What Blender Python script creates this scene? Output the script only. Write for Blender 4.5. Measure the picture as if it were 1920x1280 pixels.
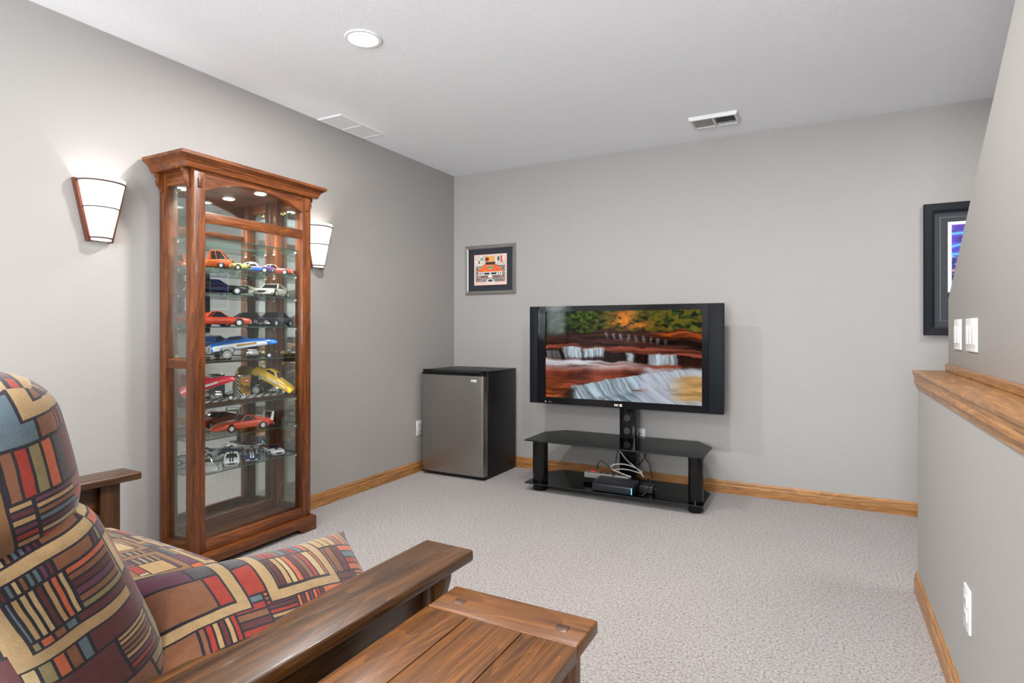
import bpy, bmesh, math, random
import numpy as np
from mathutils import Vector, Matrix

for o in list(bpy.data.objects): bpy.data.objects.remove(o)
SC = bpy.context.scene
COL = SC.collection
R = math.radians

# ------------------------------------------------------------------ camera
# corner of the room (left wall / back wall) is the origin, x to the right along
# the back wall, y away from the viewer, z up.  Metres.
F = 1095.0; HY = 617.0                      # focal length and horizon row for a 1920x1280 frame
TH = math.atan(583 / F)
CAM = Vector((2.8138, -4.2206, 1.1202))
cam_d = bpy.data.cameras.new('camera'); cam = bpy.data.objects.new('camera', cam_d); COL.objects.link(cam)
cam.location = CAM; cam.rotation_euler = (R(90), 0, TH)
cam_d.sensor_width = 36; cam_d.lens = 36 * F / 1920; cam_d.shift_y = -(640 - HY) / 1920
cam_d.clip_start = .02
SC.camera = cam
_d = (-math.sin(TH), math.cos(TH)); _r = (math.cos(TH), math.sin(TH))
def px_ray(px, py):
    u = (px - 960) / F
    return Vector((_d[0] + u * _r[0], _d[1] + u * _r[1], -(py - HY) / F))
def on_y(px, py, y):
    a = px_ray(px, py); return CAM + a * ((y - CAM.y) / a.y)
def on_x(px, py, x):
    a = px_ray(px, py); return CAM + a * ((x - CAM.x) / a.x)
def on_z(px, py, z):
    a = px_ray(px, py); return CAM + a * ((z - CAM.z) / a.z)

# ------------------------------------------------------------------ light and exposure
SC.view_settings.view_transform = 'Standard'; SC.view_settings.look = 'None'
SC.view_settings.gamma = 1; SC.view_settings.use_curve_mapping = False
EXPOSURE = 0.48
SC.view_settings.exposure = EXPOSURE
H = 2.44
w = bpy.data.worlds.new('world'); SC.world = w; w.use_nodes = True
w.node_tree.nodes['Background'].inputs[0].default_value = (.86, .92, 1, 1)
w.node_tree.nodes['Background'].inputs[1].default_value = 1.0

def area(name, loc, rot, size, size_y, energy, color=(1, 1, 1), shape='RECTANGLE'):
    l = bpy.data.lights.new(name, 'AREA'); l.shape = shape; l.size = size
    if shape in ('RECTANGLE', 'ELLIPSE'): l.size_y = size_y
    l.energy = energy; l.color = color
    o = bpy.data.objects.new(name, l); COL.objects.link(o); o.location = loc; o.rotation_euler = rot
    return o
def point(name, loc, energy, radius, color=(1, 1, 1)):
    l = bpy.data.lights.new(name, 'POINT'); l.energy = energy; l.shadow_soft_size = radius; l.color = color
    o = bpy.data.objects.new(name, l); COL.objects.link(o); o.location = loc
    return o
# fill light added behind the viewer, tilted up to brighten the ceiling
area('added_fill_light', (2.3, -6.85, 1.40), (R(127), 0, 0), 1.55, 1.7, 260, (.90, .955, 1))
# lamp over the stairs
area('stair_lamp_light', (3.85, -1.15, 2.40), (0, 0, 0), .35, .35, 16, (1, .98, .96))

# ------------------------------------------------------------------ node helpers
def new_mat(name):
    m = bpy.data.materials.new(name); m.use_nodes = True
    nt = m.node_tree; nt.nodes.clear()
    out = nt.nodes.new('ShaderNodeOutputMaterial')
    return m, nt, out
def lin(c):
    return tuple(((v / 255 / 12.92) if v / 255 <= .04045 else ((v / 255 + .055) / 1.055) ** 2.4) for v in c)
def pbr(nt, out, color=(.5, .5, .5), rough=.5, metal=0, spec=.5, coat=0):
    b = nt.nodes.new('ShaderNodeBsdfPrincipled')
    b.inputs['Base Color'].default_value = (*color, 1)
    b.inputs['Roughness'].default_value = rough; b.inputs['Metallic'].default_value = metal
    b.inputs['Specular IOR Level'].default_value = spec; b.inputs['Coat Weight'].default_value = coat
    b.inputs['Coat Roughness'].default_value = .12
    nt.links.new(b.outputs[0], out.inputs[0]); return b
def noise(nt, vec, scale, detail=3, rough=.5, dist=0):
    n = nt.nodes.new('ShaderNodeTexNoise'); n.inputs['Scale'].default_value = scale
    n.inputs['Detail'].default_value = detail; n.inputs['Roughness'].default_value = rough
    n.inputs['Distortion'].default_value = dist
    if vec is not None: nt.links.new(vec, n.inputs['Vector'])
    return n.outputs['Fac']
def mapping(nt, scale=(1, 1, 1), kind='Object', loc=(0, 0, 0)):
    t = nt.nodes.new('ShaderNodeTexCoord'); m = nt.nodes.new('ShaderNodeMapping')
    m.inputs['Scale'].default_value = scale; m.inputs['Location'].default_value = loc
    nt.links.new(t.outputs[kind], m.inputs[0]); return m.outputs[0]
def ramp(nt, fac, stops, interp='LINEAR'):
    r = nt.nodes.new('ShaderNodeValToRGB'); r.color_ramp.interpolation = interp
    e = r.color_ramp.elements
    while len(e) < len(stops): e.new(.5)
    for i, (p, c) in enumerate(stops): e[i].position = p; e[i].color = (*c, 1)
    nt.links.new(fac, r.inputs[0]); return r.outputs[0]
def math_n(nt, op, a, b=None, c=None):
    n = nt.nodes.new('ShaderNodeMath'); n.operation = op
    for i, v in enumerate((a, b, c)):
        if v is None: continue
        if isinstance(v, (int, float)): n.inputs[i].default_value = v
        else: nt.links.new(v, n.inputs[i])
    return n.outputs[0]
def mix_c(nt, fac, a, b, mode='MIX'):
    n = nt.nodes.new('ShaderNodeMix'); n.data_type = 'RGBA'; n.blend_type = mode
    for k, v in ((0, fac), (6, a), (7, b)):
        if isinstance(v, (int, float)): n.inputs[k].default_value = v
        elif isinstance(v, tuple): n.inputs[k].default_value = (*v, 1)
        else: nt.links.new(v, n.inputs[k])
    return n.outputs[2]
def bump(nt, b, height, strength, dist):
    n = nt.nodes.new('ShaderNodeBump'); n.inputs['Strength'].default_value = strength
    n.inputs['Distance'].default_value = dist
    nt.links.new(height, n.inputs['Height']); nt.links.new(n.outputs[0], b.inputs['Normal'])

MATS = {}
def plain(name, color, rough=.5, metal=0, spec=.5, coat=0, grain=.04, emit=0):
    """flat colour with a faint procedural variation"""
    if name in MATS: return MATS[name]
    m, nt, out = new_mat(name); b = pbr(nt, out, color, rough, metal, spec, coat)
    v = mapping(nt); f = noise(nt, v, 35, 3)
    c = mix_c(nt, f, tuple(x * (1 - grain) for x in color), tuple(min(1, x * (1 + grain)) for x in color))
    nt.links.new(c, b.inputs['Base Color'])
    if emit:
        b.inputs['Emission Color'].default_value = (*color, 1); b.inputs['Emission Strength'].default_value = emit
    MATS[name] = m; return m
def wood(name, dark, light, axis, rough=.38, coat=.25, scale=1.0):
    key = name + '_' + axis
    if key in MATS: return MATS[key]
    m, nt, out = new_mat(key); b = pbr(nt, out, light, rough, 0, .4, coat)
    s = {'x': (1.8, 42, 42), 'y': (42, 1.8, 42), 'z': (42, 42, 1.8)}[axis]
    s = tuple(k * scale for k in s)
    f1 = noise(nt, mapping(nt, s), 1.0, 5, .6, .35)
    fine = {'x': (9, 420, 420), 'y': (420, 9, 420), 'z': (420, 420, 9)}[axis]
    f2 = noise(nt, mapping(nt, fine), 1.0, 2, .6, .2)
    big = {'x': (.8, 6, 6), 'y': (6, .8, 6), 'z': (6, 6, .8)}[axis]
    f3 = noise(nt, mapping(nt, big, loc=(3.1, 1.7, 5.2)), 1.0, 2, .5, 1.5)
    ring = math_n(nt, 'FRACT', math_n(nt, 'MULTIPLY', f3, 9.0))
    ring = math_n(nt, 'POWER', ring, 2.5)
    f = math_n(nt, 'ADD', math_n(nt, 'MULTIPLY', f1, .75), math_n(nt, 'MULTIPLY', ring, .16))
    c = ramp(nt, f, [(.25, dark), (.62, light), (.9, tuple(min(1, x * 1.18) for x in light))])
    pore = ramp(nt, f2, [(.38, (.42, .37, .32)), (.54, (1, 1, 1))])
    c = mix_c(nt, .8, c, pore, 'MULTIPLY')
    nt.links.new(c, b.inputs['Base Color'])
    bump(nt, b, f2, .12, .001)
    MATS[key] = m; return m
def cherry(a): return wood('cabinet_oak', lin((66, 30, 9)), lin((134, 74, 30)), a)
def darkoak(a): return wood('sofa_oak', lin((44, 25, 9)), lin((104, 66, 30)), a, .36, .14)
def midoak(a): return wood('table_oak', lin((76, 42, 12)), lin((126, 77, 29)), a, .36, .12)
def honey(a): return wood('honey_oak', lin((138, 90, 42)), lin((186, 136, 82)), a, .42, .15)

def paint(name, color, bscale, bstr, rough=.6):
    m, nt, out = new_mat(name); b = pbr(nt, out, color, rough, 0, .3)
    v = mapping(nt)
    f = noise(nt, v, 2.2, 2); c = mix_c(nt, f, tuple(x * .985 for x in color), tuple(x * 1.015 for x in color))
    nt.links.new(c, b.inputs['Base Color'])
    bump(nt, b, noise(nt, v, bscale, 4, .6), bstr, .002)
    MATS[name] = m; return m
WALL = paint('wall_paint', (.322, .306, .291), 260, .12)
CEIL = paint('ceiling_paint', (.885, .90, .93), 140, .55, .8)
WHITE = plain('white_plastic', (.64, .64, .63), .4)
BLACK = plain('black_gloss', (.006, .006, .007), .12, 0, .3)
SATIN = plain('black_satin', (.010, .0105, .012), .38, 0, .22)
DARKGREY = plain('dark_grey_plastic', (.03, .032, .036), .3)
CHROME = plain('chrome', (.8, .8, .8), .12, 1)
BRASS = plain('brass', (.72, .56, .24), .25, 1)
STEEL = plain('brushed_steel', (.40, .385, .36), .34, 1)
RUBBER = plain('tyre_rubber', (.015, .015, .016), .6)

def carpet():
    m, nt, out = new_mat('carpet_pile'); b = pbr(nt, out, (.5, .5, .5), .95, 0, .1)
    b.inputs['Sheen Weight'].default_value = .2
    v = mapping(nt)
    f = noise(nt, v, 210, 3, .65); g = noise(nt, v, 95, 2, .5); h = noise(nt, v, 3.0, 2)
    s = math_n(nt, 'ADD', math_n(nt, 'MULTIPLY', f, .62), math_n(nt, 'MULTIPLY', g, .38))
    c = ramp(nt, s, [(.36, lin((62, 57, 55))), (.455, lin((146, 140, 137))), (.58, lin((180, 174, 172)))])
    c = mix_c(nt, math_n(nt, 'MULTIPLY', h, .18), c, lin((124, 118, 115)))
    nt.links.new(c, b.inputs['Base Color'])
    bump(nt, b, s, .9, .012)
    return m
CARPET = carpet()

def glass(name, tint, refl=.08, rough=0.0):
    m, nt, out = new_mat(name)
    t = nt.nodes.new('ShaderNodeBsdfTransparent'); t.inputs[0].default_value = (*tint, 1)
    g = nt.nodes.new('ShaderNodeBsdfGlossy'); g.inputs['Roughness'].default_value = rough
    g.inputs[0].default_value = (.9, .95, .93, 1)
    lw = nt.nodes.new('ShaderNodeLayerWeight'); lw.inputs['Blend'].default_value = .25
    f = math_n(nt, 'ADD', math_n(nt, 'MULTIPLY', lw.outputs['Fresnel'], .55), refl * .3)
    mx = nt.nodes.new('ShaderNodeMixShader'); nt.links.new(f, mx.inputs[0])
    nt.links.new(t.outputs[0], mx.inputs[1]); nt.links.new(g.outputs[0], mx.inputs[2])
    nt.links.new(mx.outputs[0], out.inputs[0]); MATS[name] = m; return m
GLASS = glass('clear_glass', (.97, .985, .98))
SHELFGLASS = glass('shelf_glass', (.945, .975, .965), .06)
SMOKED = glass('smoked_glass', (.10, .115, .11), .12)
EDGE = plain('glass_edge', (.035, .075, .065), .15)
EDGE_DARK = plain('smoked_glass_edge', (.010, .016, .015), .15)
def mirror():
    m, nt, out = new_mat('mirror_silver'); g = nt.nodes.new('ShaderNodeBsdfGlossy')
    g.inputs['Roughness'].default_value = 0; g.inputs[0].default_value = (.84, .86, .84, 1)
    nt.links.new(g.outputs[0], out.inputs[0]); return m
MIRROR = mirror()
def emission(name, color, strength):
    m, nt, out = new_mat(name); e = nt.nodes.new('ShaderNodeEmission')
    e.inputs[0].default_value = (*color, 1); e.inputs[1].default_value = strength
    nt.links.new(e.outputs[0], out.inputs[0]); return m
def printed(name, emit=False, rough=.4):
    """flat print or screen: colours come from the mesh's own colour attribute"""
    m, nt, out = new_mat(name); a = nt.nodes.new('ShaderNodeAttribute'); a.attribute_name = 'Col'
    if emit:
        e = nt.nodes.new('ShaderNodeEmission'); nt.links.new(a.outputs[0], e.inputs[0])
        e.inputs[1].default_value = .95 * 2 ** -EXPOSURE
        g = nt.nodes.new('ShaderNodeBsdfGlossy'); g.inputs['Roughness'].default_value = .08; g.inputs[0].default_value = (.012, .012, .012, 1)
        ad = nt.nodes.new('ShaderNodeAddShader'); nt.links.new(e.outputs[0], ad.inputs[0]); nt.links.new(g.outputs[0], ad.inputs[1])
        nt.links.new(ad.outputs[0], out.inputs[0])
    else:
        b = pbr(nt, out, (.5, .5, .5), rough); nt.links.new(a.outputs[0], b.inputs['Base Color'])
    return m

def fabric():
    """woven patchwork of outlined blocks, some plain and some striped (uv in metres)"""
    m, nt, out = new_mat('patchwork_tapestry'); b = pbr(nt, out, (.3, .2, .1), .9, 0, .15)
    b.inputs['Sheen Weight'].default_value = .25
    t = nt.nodes.new('ShaderNodeTexCoord'); sx = nt.nodes.new('ShaderNodeSeparateXYZ')
    wob = nt.nodes.new('ShaderNodeVectorMath'); wob.operation = 'MULTIPLY_ADD'
    nz = nt.nodes.new('ShaderNodeTexNoise'); nz.inputs['Scale'].default_value = 9; nt.links.new(t.outputs['UV'], nz.inputs['Vector'])
    nt.links.new(nz.outputs['Color'], wob.inputs[0]); wob.inputs[1].default_value = (.012, .012, 0); nt.links.new(t.outputs['UV'], wob.inputs[2])
    nt.links.new(wob.outputs[0], sx.inputs[0]); U, V = sx.outputs[0], sx.outputs[1]
    M = lambda op, a, b_=None, c=None: math_n(nt, op, a, b_, c)
    def h(x, y, z, seed):
        c = nt.nodes.new('ShaderNodeCombineXYZ')
        for i, k in enumerate((x, y, z)):
            if isinstance(k, (int, float)): c.inputs[i].default_value = k
            else: nt.links.new(k, c.inputs[i])
        n = nt.nodes.new('ShaderNodeTexWhiteNoise'); n.noise_dimensions = '4D'
        nt.links.new(c.outputs[0], n.inputs['Vector']); n.inputs['W'].default_value = seed
        s = nt.nodes.new('ShaderNodeSeparateColor'); nt.links.new(n.outputs['Color'], s.inputs[0])
        return n.outputs['Value'], s.outputs[0], s.outputs[1], s.outputs[2]
    PAL = [(0, lin((140, 46, 34))), (.15, lin((82, 40, 40))), (.30, lin((158, 128, 86))), (.40, lin((84, 100, 108))),
           (.47, lin((116, 76, 52))), (.60, lin((172, 88, 56))), (.70, lin((122, 110, 74))), (.78, lin((168, 146, 106))),
           (.86, lin((66, 64, 66))), (.93, lin((88, 50, 66)))]
    def edge(f, cells, wd):           # 1 where within wd metres of a cell border
        d = M('MINIMUM', f, M('SUBTRACT', 1, f)); return M('LESS_THAN', M('MULTIPLY', d, cells), wd)
    RH = .066
    vr = M('DIVIDE', V, RH); row = M('FLOOR', vr); fv = M('FRACT', vr)
    rw = h(row, 3.3, 0, 1.0)
    cw = M('MULTIPLY_ADD', rw[1], .08, .045)
    uc = M('ADD', M('DIVIDE', U, cw), M('MULTIPLY', rw[2], 7)); colu = M('FLOOR', uc); fu = M('FRACT', uc)
    hc = h(row, colu, 0, 2.0)
    line = M('MAXIMUM', edge(fu, cw, .0022), edge(fv, RH, .0022))
    # stripes inside a block, across or along it
    across = M('GREATER_THAN', hc[1], .5)
    n_st = M('FLOOR', M('MULTIPLY_ADD', hc[3], 5, 4))
    fs = M('ADD', M('MULTIPLY', fu, across), M('MULTIPLY', fv, M('SUBTRACT', 1, across)))
    size = M('ADD', M('MULTIPLY', cw, across), M('MULTIPLY', RH, M('SUBTRACT', 1, across)))
    ks = M('MULTIPLY', fs, n_st); ki = M('FLOOR', ks); kf = M('FRACT', ks)
    hs = h(row, colu, ki, 3.0)
    sl = edge(kf, M('DIVIDE', size, n_st), .0017)
    striped = M('GREATER_THAN', hc[2], .42)
    base = ramp(nt, hc[0], PAL, 'CONSTANT'); st = ramp(nt, hs[0], PAL, 'CONSTANT')
    c = mix_c(nt, striped, base, st)
    line = M('MAXIMUM', line, M('MULTIPLY', sl, striped))
    # wide frames laid over some larger blocks
    B = .21
    ub = M('ADD', M('DIVIDE', U, B), .37); vb = M('ADD', M('DIVIDE', V, B * .8), .21)
    fbu, fbv = M('FRACT', ub), M('FRACT', vb); hb = h(M('FLOOR', ub), M('FLOOR', vb), 0, 5.0)
    db = M('MULTIPLY', M('MINIMUM', M('MINIMUM', fbu, M('SUBTRACT', 1, fbu)), M('MINIMUM', fbv, M('SUBTRACT', 1, fbv))), B)
    band = M('MULTIPLY', M('LESS_THAN', M('ABSOLUTE', M('SUBTRACT', db, .03)), .012), M('GREATER_THAN', hb[1], .5))
    bl = M('MULTIPLY', M('LESS_THAN', M('ABSOLUTE', M('SUBTRACT', M('ABSOLUTE', M('SUBTRACT', db, .03)), .012)), .002), M('GREATER_THAN', hb[1], .5))
    c = mix_c(nt, band, c, ramp(nt, hb[0], [(0, lin((158, 84, 54))), (.45, lin((124, 90, 56))), (.8, lin((156, 130, 92)))], 'CONSTANT'))
    line = M('MAXIMUM', M('MULTIPLY', line, M('SUBTRACT', 1, band)), bl)
    c = mix_c(nt, line, c, lin((34, 29, 36)))
    wv = nt.nodes.new('ShaderNodeMapping'); wv.inputs['Scale'].default_value = (1, 4.5, 1); nt.links.new(t.outputs['UV'], wv.inputs[0])
    weave = noise(nt, wv.outputs[0], 420, 3, .7); patch = noise(nt, t.outputs['UV'], 60, 4, .7)
    c = mix_c(nt, .7, c, ramp(nt, weave, [(.32, (.42, .42, .42)), (.66, (1.15, 1.13, 1.1))]), 'MULTIPLY')
    c = mix_c(nt, .5, c, ramp(nt, patch, [(.3, (.55, .55, .55)), (.7, (1.08, 1.06, 1.05))]), 'MULTIPLY')
    nt.links.new(c, b.inputs['Base Color']); bump(nt, b, weave, .22, .0012)
    return m
FABRIC = fabric()

# ------------------------------------------------------------------ mesh helpers
class MB:
    def __init__(s): s.v = []; s.f = []; s.m = []
    def add(s, verts, faces, mi=0):
        o = len(s.v); s.v += [tuple(p) for p in verts]
        s.f += [tuple(i + o for i in f) for f in faces]; s.m += [mi] * len(faces); return s
    def box(s, x0, x1, y0, y1, z0, z1, mi=0):
        return s.add([(x0, y0, z0), (x1, y0, z0), (x1, y1, z0), (x0, y1, z0), (x0, y0, z1), (x1, y0, z1), (x1, y1, z1), (x0, y1, z1)],
                     [(0, 3, 2, 1), (4, 5, 6, 7), (0, 1, 5, 4), (1, 2, 6, 5), (2, 3, 7, 6), (3, 0, 4, 7)], mi)
    def prism(s, pts, axis, a, b, mi=0, side=None):
        """polygon (2-D, counter-clockwise) swept along axis from a to b"""
        def P(p, t):
            return {'x': (t, p[0], p[1]), 'y': (p[0], t, p[1]), 'z': (p[0], p[1], t)}[axis]
        n = len(pts); v = [P(p, a) for p in pts] + [P(p, b) for p in pts]
        s.add(v, [tuple(range(n))[::-1], tuple(range(n, 2 * n))], mi)
        o = len(s.v) - 2 * n
        for i in range(n):
            j = (i + 1) % n; s.f.append((o + i, o + j, o + n + j, o + n + i)); s.m.append(mi if side is None else side)
        return s
    def rings(s, rings, closed=True, caps=True, mi=0):
        n = len(rings[0]); o = len(s.v)
        for r in rings: s.v += [tuple(p) for p in r]
        for k in range(len(rings) - 1):
            for i in range(n if closed else n - 1):
                j = (i + 1) % n
                s.f.append((o + k * n + i, o + k * n + j, o + (k + 1) * n + j, o + (k + 1) * n + i)); s.m.append(mi)
        if caps and closed:
            s.f.append(tuple(o + i for i in range(n))[::-1]); s.m.append(mi)
            s.f.append(tuple(o + (len(rings) - 1) * n + i for i in range(n))); s.m.append(mi)
        return s
    def lathe(s, prof, center, axis='z', n=24, mi=0, caps=True):
        """prof: list of (radius, height along axis)"""
        rs = []
        for r, h in prof:
            ring = []
            for i in range(n):
                a = 2 * math.pi * i / n; c, q = r * math.cos(a), r * math.sin(a)
                p = {'z': (c, q, h), 'y': (c, h, -q), 'x': (h, c, q)}[axis]
                ring.append((p[0] + center[0], p[1] + center[1], p[2] + center[2]))
            rs.append(ring)
        return s.rings(rs, True, caps, mi)
    def tube(s, pts, r, n=8, mi=0):
        pts = [Vector(p) for p in pts]; rs = []; up = None
        for i, p in enumerate(pts):
            t = (pts[min(i + 1, len(pts) - 1)] - pts[max(i - 1, 0)]).normalized()
            if up is None: up = Vector((0, 0, 1)) if abs(t.z) < .9 else Vector((1, 0, 0))
            a = t.cross(up).normalized(); b = a.cross(t).normalized(); up = b
            rs.append([p + a * r * math.cos(2 * math.pi * k / n) + b * r * math.sin(2 * math.pi * k / n) for k in range(n)])
        return s.rings(rs, True, True, mi)
    def build(s, name, mats, parent=None, bevel=0, smooth=False, seg=2, angle=35, kind=None):
        me = bpy.data.meshes.new(name); me.from_pydata(s.v, [], s.f)
        if not isinstance(mats, (list, tuple)): mats = [mats]
        for m in mats: me.materials.append(m)
        for p, mi in zip(me.polygons, s.m): p.material_index = mi
        bm = bmesh.new(); bm.from_mesh(me)
        bmesh.ops.recalc_face_normals(bm, faces=bm.faces)
        if bevel:
            ed = [e for e in bm.edges if len(e.link_faces) == 2 and e.calc_face_angle(0) > R(25)]
            bmesh.ops.bevel(bm, geom=ed, offset=bevel, segments=seg, affect='EDGES', clamp_overlap=True, profile=.5)
        bm.to_mesh(me); bm.free()
        if smooth or bevel:
            for p in me.polygons: p.use_smooth = True
            me.set_sharp_from_angle(angle=R(angle))
        o = bpy.data.objects.new(name, me); COL.objects.link(o)
        if parent is not None:
            o.parent = parent
        if kind: o['kind'] = kind
        return o
def rel(o, parent_loc):
    """mesh was written in world coordinates: shift it into its parent's frame"""
    o.data.transform(Matrix.Translation(-Vector(parent_loc))); return o
def thing(name, label, cat, loc=(0, 0, 0), rotz=0, group=None):
    o = bpy.data.objects.new(name, None); COL.objects.link(o); o.empty_display_size = .1
    o.location = loc; o.rotation_euler = (0, 0, rotz); o['label'] = label; o['category'] = cat
    if group: o['group'] = group
    return o
def tag(o, label, cat, group=None):
    o['label'] = label; o['category'] = cat
    if group: o['group'] = group
    return o
def struct(name, mb, mat, bevel=0, label=None, parent=None):
    o = mb.build(name, mat, parent, bevel)
    if parent is None: o['kind'] = 'structure'
    if label: o['label'] = label
    return o
class At:
    """parts written in world coordinates under an unrotated thing"""
    def __init__(s, t): s.t = t; s.loc = Vector(t.location)
    def part(s, name, mb, mat, bevel=0, smooth=False, parent=None, label=None, seg=2):
        o = mb.build(name, mat, parent or s.t, bevel, smooth, seg); rel(o, s.loc)
        if label: o['label'] = label
        return o
def text_mesh(name, body, size, mat, parent, loc, rot, extrude=.0004, align='CENTER', shear=0, font_scale_x=1):
    c = bpy.data.curves.new(name, 'FONT'); c.body = body; c.size = size; c.extrude = extrude
    c.align_x = align; c.align_y = 'CENTER'; c.shear = shear
    tmp = bpy.data.objects.new('tmp', c); COL.objects.link(tmp)
    me = bpy.data.meshes.new_from_object(tmp.evaluated_get(bpy.context.evaluated_depsgraph_get()))
    bpy.data.objects.remove(tmp); me.name = name; me.materials.clear(); me.materials.append(mat)
    o = bpy.data.objects.new(name, me); COL.objects.link(o); o.parent = parent
    o.location = loc; o.rotation_euler = rot; o.scale = (font_scale_x, 1, 1); return o
def picture(name, W, Hh, nx, ny, fn, mat, parent, loc):
    """flat print in the local xz plane facing -y; fn(u, v) -> sRGB 0-255, v downwards"""
    u, v = np.meshgrid(np.linspace(0, 1, nx + 1), np.linspace(0, 1, ny + 1))
    rgb = np.clip(fn(u, v), 0, 255) / 255.0
    rgb = np.where(rgb <= .04045, rgb / 12.92, ((rgb + .055) / 1.055) ** 2.4)
    verts = np.stack([(u - .5) * W, np.zeros_like(u), (.5 - v) * Hh], -1).reshape(-1, 3)
    i = np.arange(nx)[None, :] + (nx + 1) * np.arange(ny)[:, None]
    faces = np.stack([i, i + nx + 1, i + nx + 2, i + 1], -1).reshape(-1, 4)
    me = bpy.data.meshes.new(name); me.from_pydata(verts.tolist(), [], faces.tolist())
    a = me.color_attributes.new('Col', 'FLOAT_COLOR', 'POINT')
    a.data.foreach_set('color', np.concatenate([rgb, np.ones(rgb.shape[:2] + (1,))], -1).astype(np.float32).ravel())
    me.materials.append(mat); o = bpy.data.objects.new(name, me); COL.objects.link(o)
    o.parent = parent; o.location = loc; return o
def vnoise(u, v, su, sv, seed, octaves=4):
    out = np.zeros_like(u); amp = 1; tot = 0
    for k in range(octaves):
        g = np.random.RandomState(seed + k).rand(int(sv) + 3, int(su) + 3)
        x, y = u * su, v * sv; x = np.clip(x, 0, int(su) + .999); y = np.clip(y, 0, int(sv) + .999)
        i, j = x.astype(int), y.astype(int); fx, fy = x - i, y - j
        fx = fx * fx * (3 - 2 * fx); fy = fy * fy * (3 - 2 * fy)
        out += amp * ((g[j, i] * (1 - fx) + g[j, i + 1] * fx) * (1 - fy) + (g[j + 1, i] * (1 - fx) + g[j + 1, i + 1] * fx) * fy)
        tot += amp; amp *= .55; su *= 2; sv *= 2
    return out / tot

# ------------------------------------------------------------------ the room
XR, YF, XS = 3.171, -7.0, 4.45              # half wall face, wall behind the viewer, far stair wall
struct('floor', MB().box(0, XS, YF, 0, -.05, 0), CARPET, label='pale speckled wall-to-wall carpet')
struct('ceiling', MB().box(-.1, XS + .1, YF - .1, .1, H, H + .1), CEIL)
struct('wall_left', MB().box(-.1, 0, YF - .1, .1, -.05, H), WALL)
struct('wall_back', MB().box(0, XS, 0, .1, -.05, H), WALL)
struct('wall_stair', MB().box(XS, XS + .1, YF - .1, .1, -.05, H), WALL)
fw = MB()                                    # wall behind the viewer, its opening made up to let fill light in
fw.box(0, 1.5, YF - .1, YF, -.05, H).box(3.10, XS, YF - .1, YF, -.05, H).box(1.5, 3.10, YF - .1, YF, -.05, .5).box(1.5, 3.10, YF - .1, YF, 2.28, H)
struct('wall_front', fw, WALL)
YE = -1.21                                   # where the half wall ends
struct('wall_right', MB().box(XR, 3.40, YF, YE, 0, .925), WALL, label='grey painted half wall under the oak ledge')
XK = 3.276
kn = [(YF, .0), (YE, .0), (YE, 1.247), (-2.70, H), (YF, H)]
struct('wall_knee', MB().prism([(y, max(z, .90) if z < .9 else z) for y, z in kn], 'x', XK, 3.40), WALL, .003,
       label='sloping stair wall rising above the oak ledge')
def base_profile(t=.013, h=.086):
    return [(0, 0), (t, 0), (t, h * .62), (t * .72, h * .70), (t * .72, h * .86), (t * .3, h), (0, h)]
bl = MB().rings([[(p[0], y, p[1]) for p in base_profile()] for y in (YF, 0)])
struct('baseboard_left', bl, honey('y'))
bb = MB().rings([[(x, -p[0], p[1]) for p in base_profile()] for x in (.013, XS)])
struct('baseboard_back', bb, honey('x'))
br = MB().rings([[(XR - p[0], y, p[1]) for p in base_profile()] for y in (YF, YE + .010)])
struct('baseboard_right', br, honey('y'))
# oak ledge on the half wall
tr = thing('trim_1', 'honey oak ledge capping the grey half wall', 'ledge', (3.16, YE, .9)); del tr['category']; tr['kind'] = 'structure'
A = At(tr)
A.part('cap', MB().box(3.152, XK, YF, YE + .022, .929, .946), honey('y'), .004)
mo = [(XR, .872), (XR - .006, .872), (XR - .008, .884), (XR - .014, .896), (XR - .012, .912), (XR - .016, .929), (XR, .929)]
A.part('moulding', MB().rings([[(p[0], y, p[1]) for p in mo] for y in (YF, YE + .012)]), honey('y'))
A.part('backsplash', MB().box(XK - .011, XK, YF, YE + .004, .946, .976), honey('y'), .004)

# ------------------------------------------------------------------ ceiling fittings
t = thing('recessed_light', 'round recessed ceiling light glowing white', 'ceiling light', (.972, -2.198, H)); A = At(t)
A.part('trim_ring', MB().lathe([(.066, H - .001), (.067, H - .006), (.080, H - .006), (.083, H - .001)], (.972, -2.198, 0), n=40), plain('white_enamel', (.85, .85, .85), .3), smooth=True)
A.part('lens', MB().lathe([(.001, H - .0075), (.066, H - .0065)], (.972, -2.198, 0), n=32, caps=False), emission('lamp_lens', (1, .98, .95), 14))
CANW = 24
for i, (x, y) in enumerate(((.972, -2.198), (2.25, -2.2), (.972, -4.9), (2.25, -4.9))):  # first sits in the visible fixture; other three are unseen, added for general brightness
    area('recessed_and_added_light', (x, y, H - .012), (0, 0, 0), .12, .12, CANW, (1, .975, .945), 'DISK')

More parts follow.
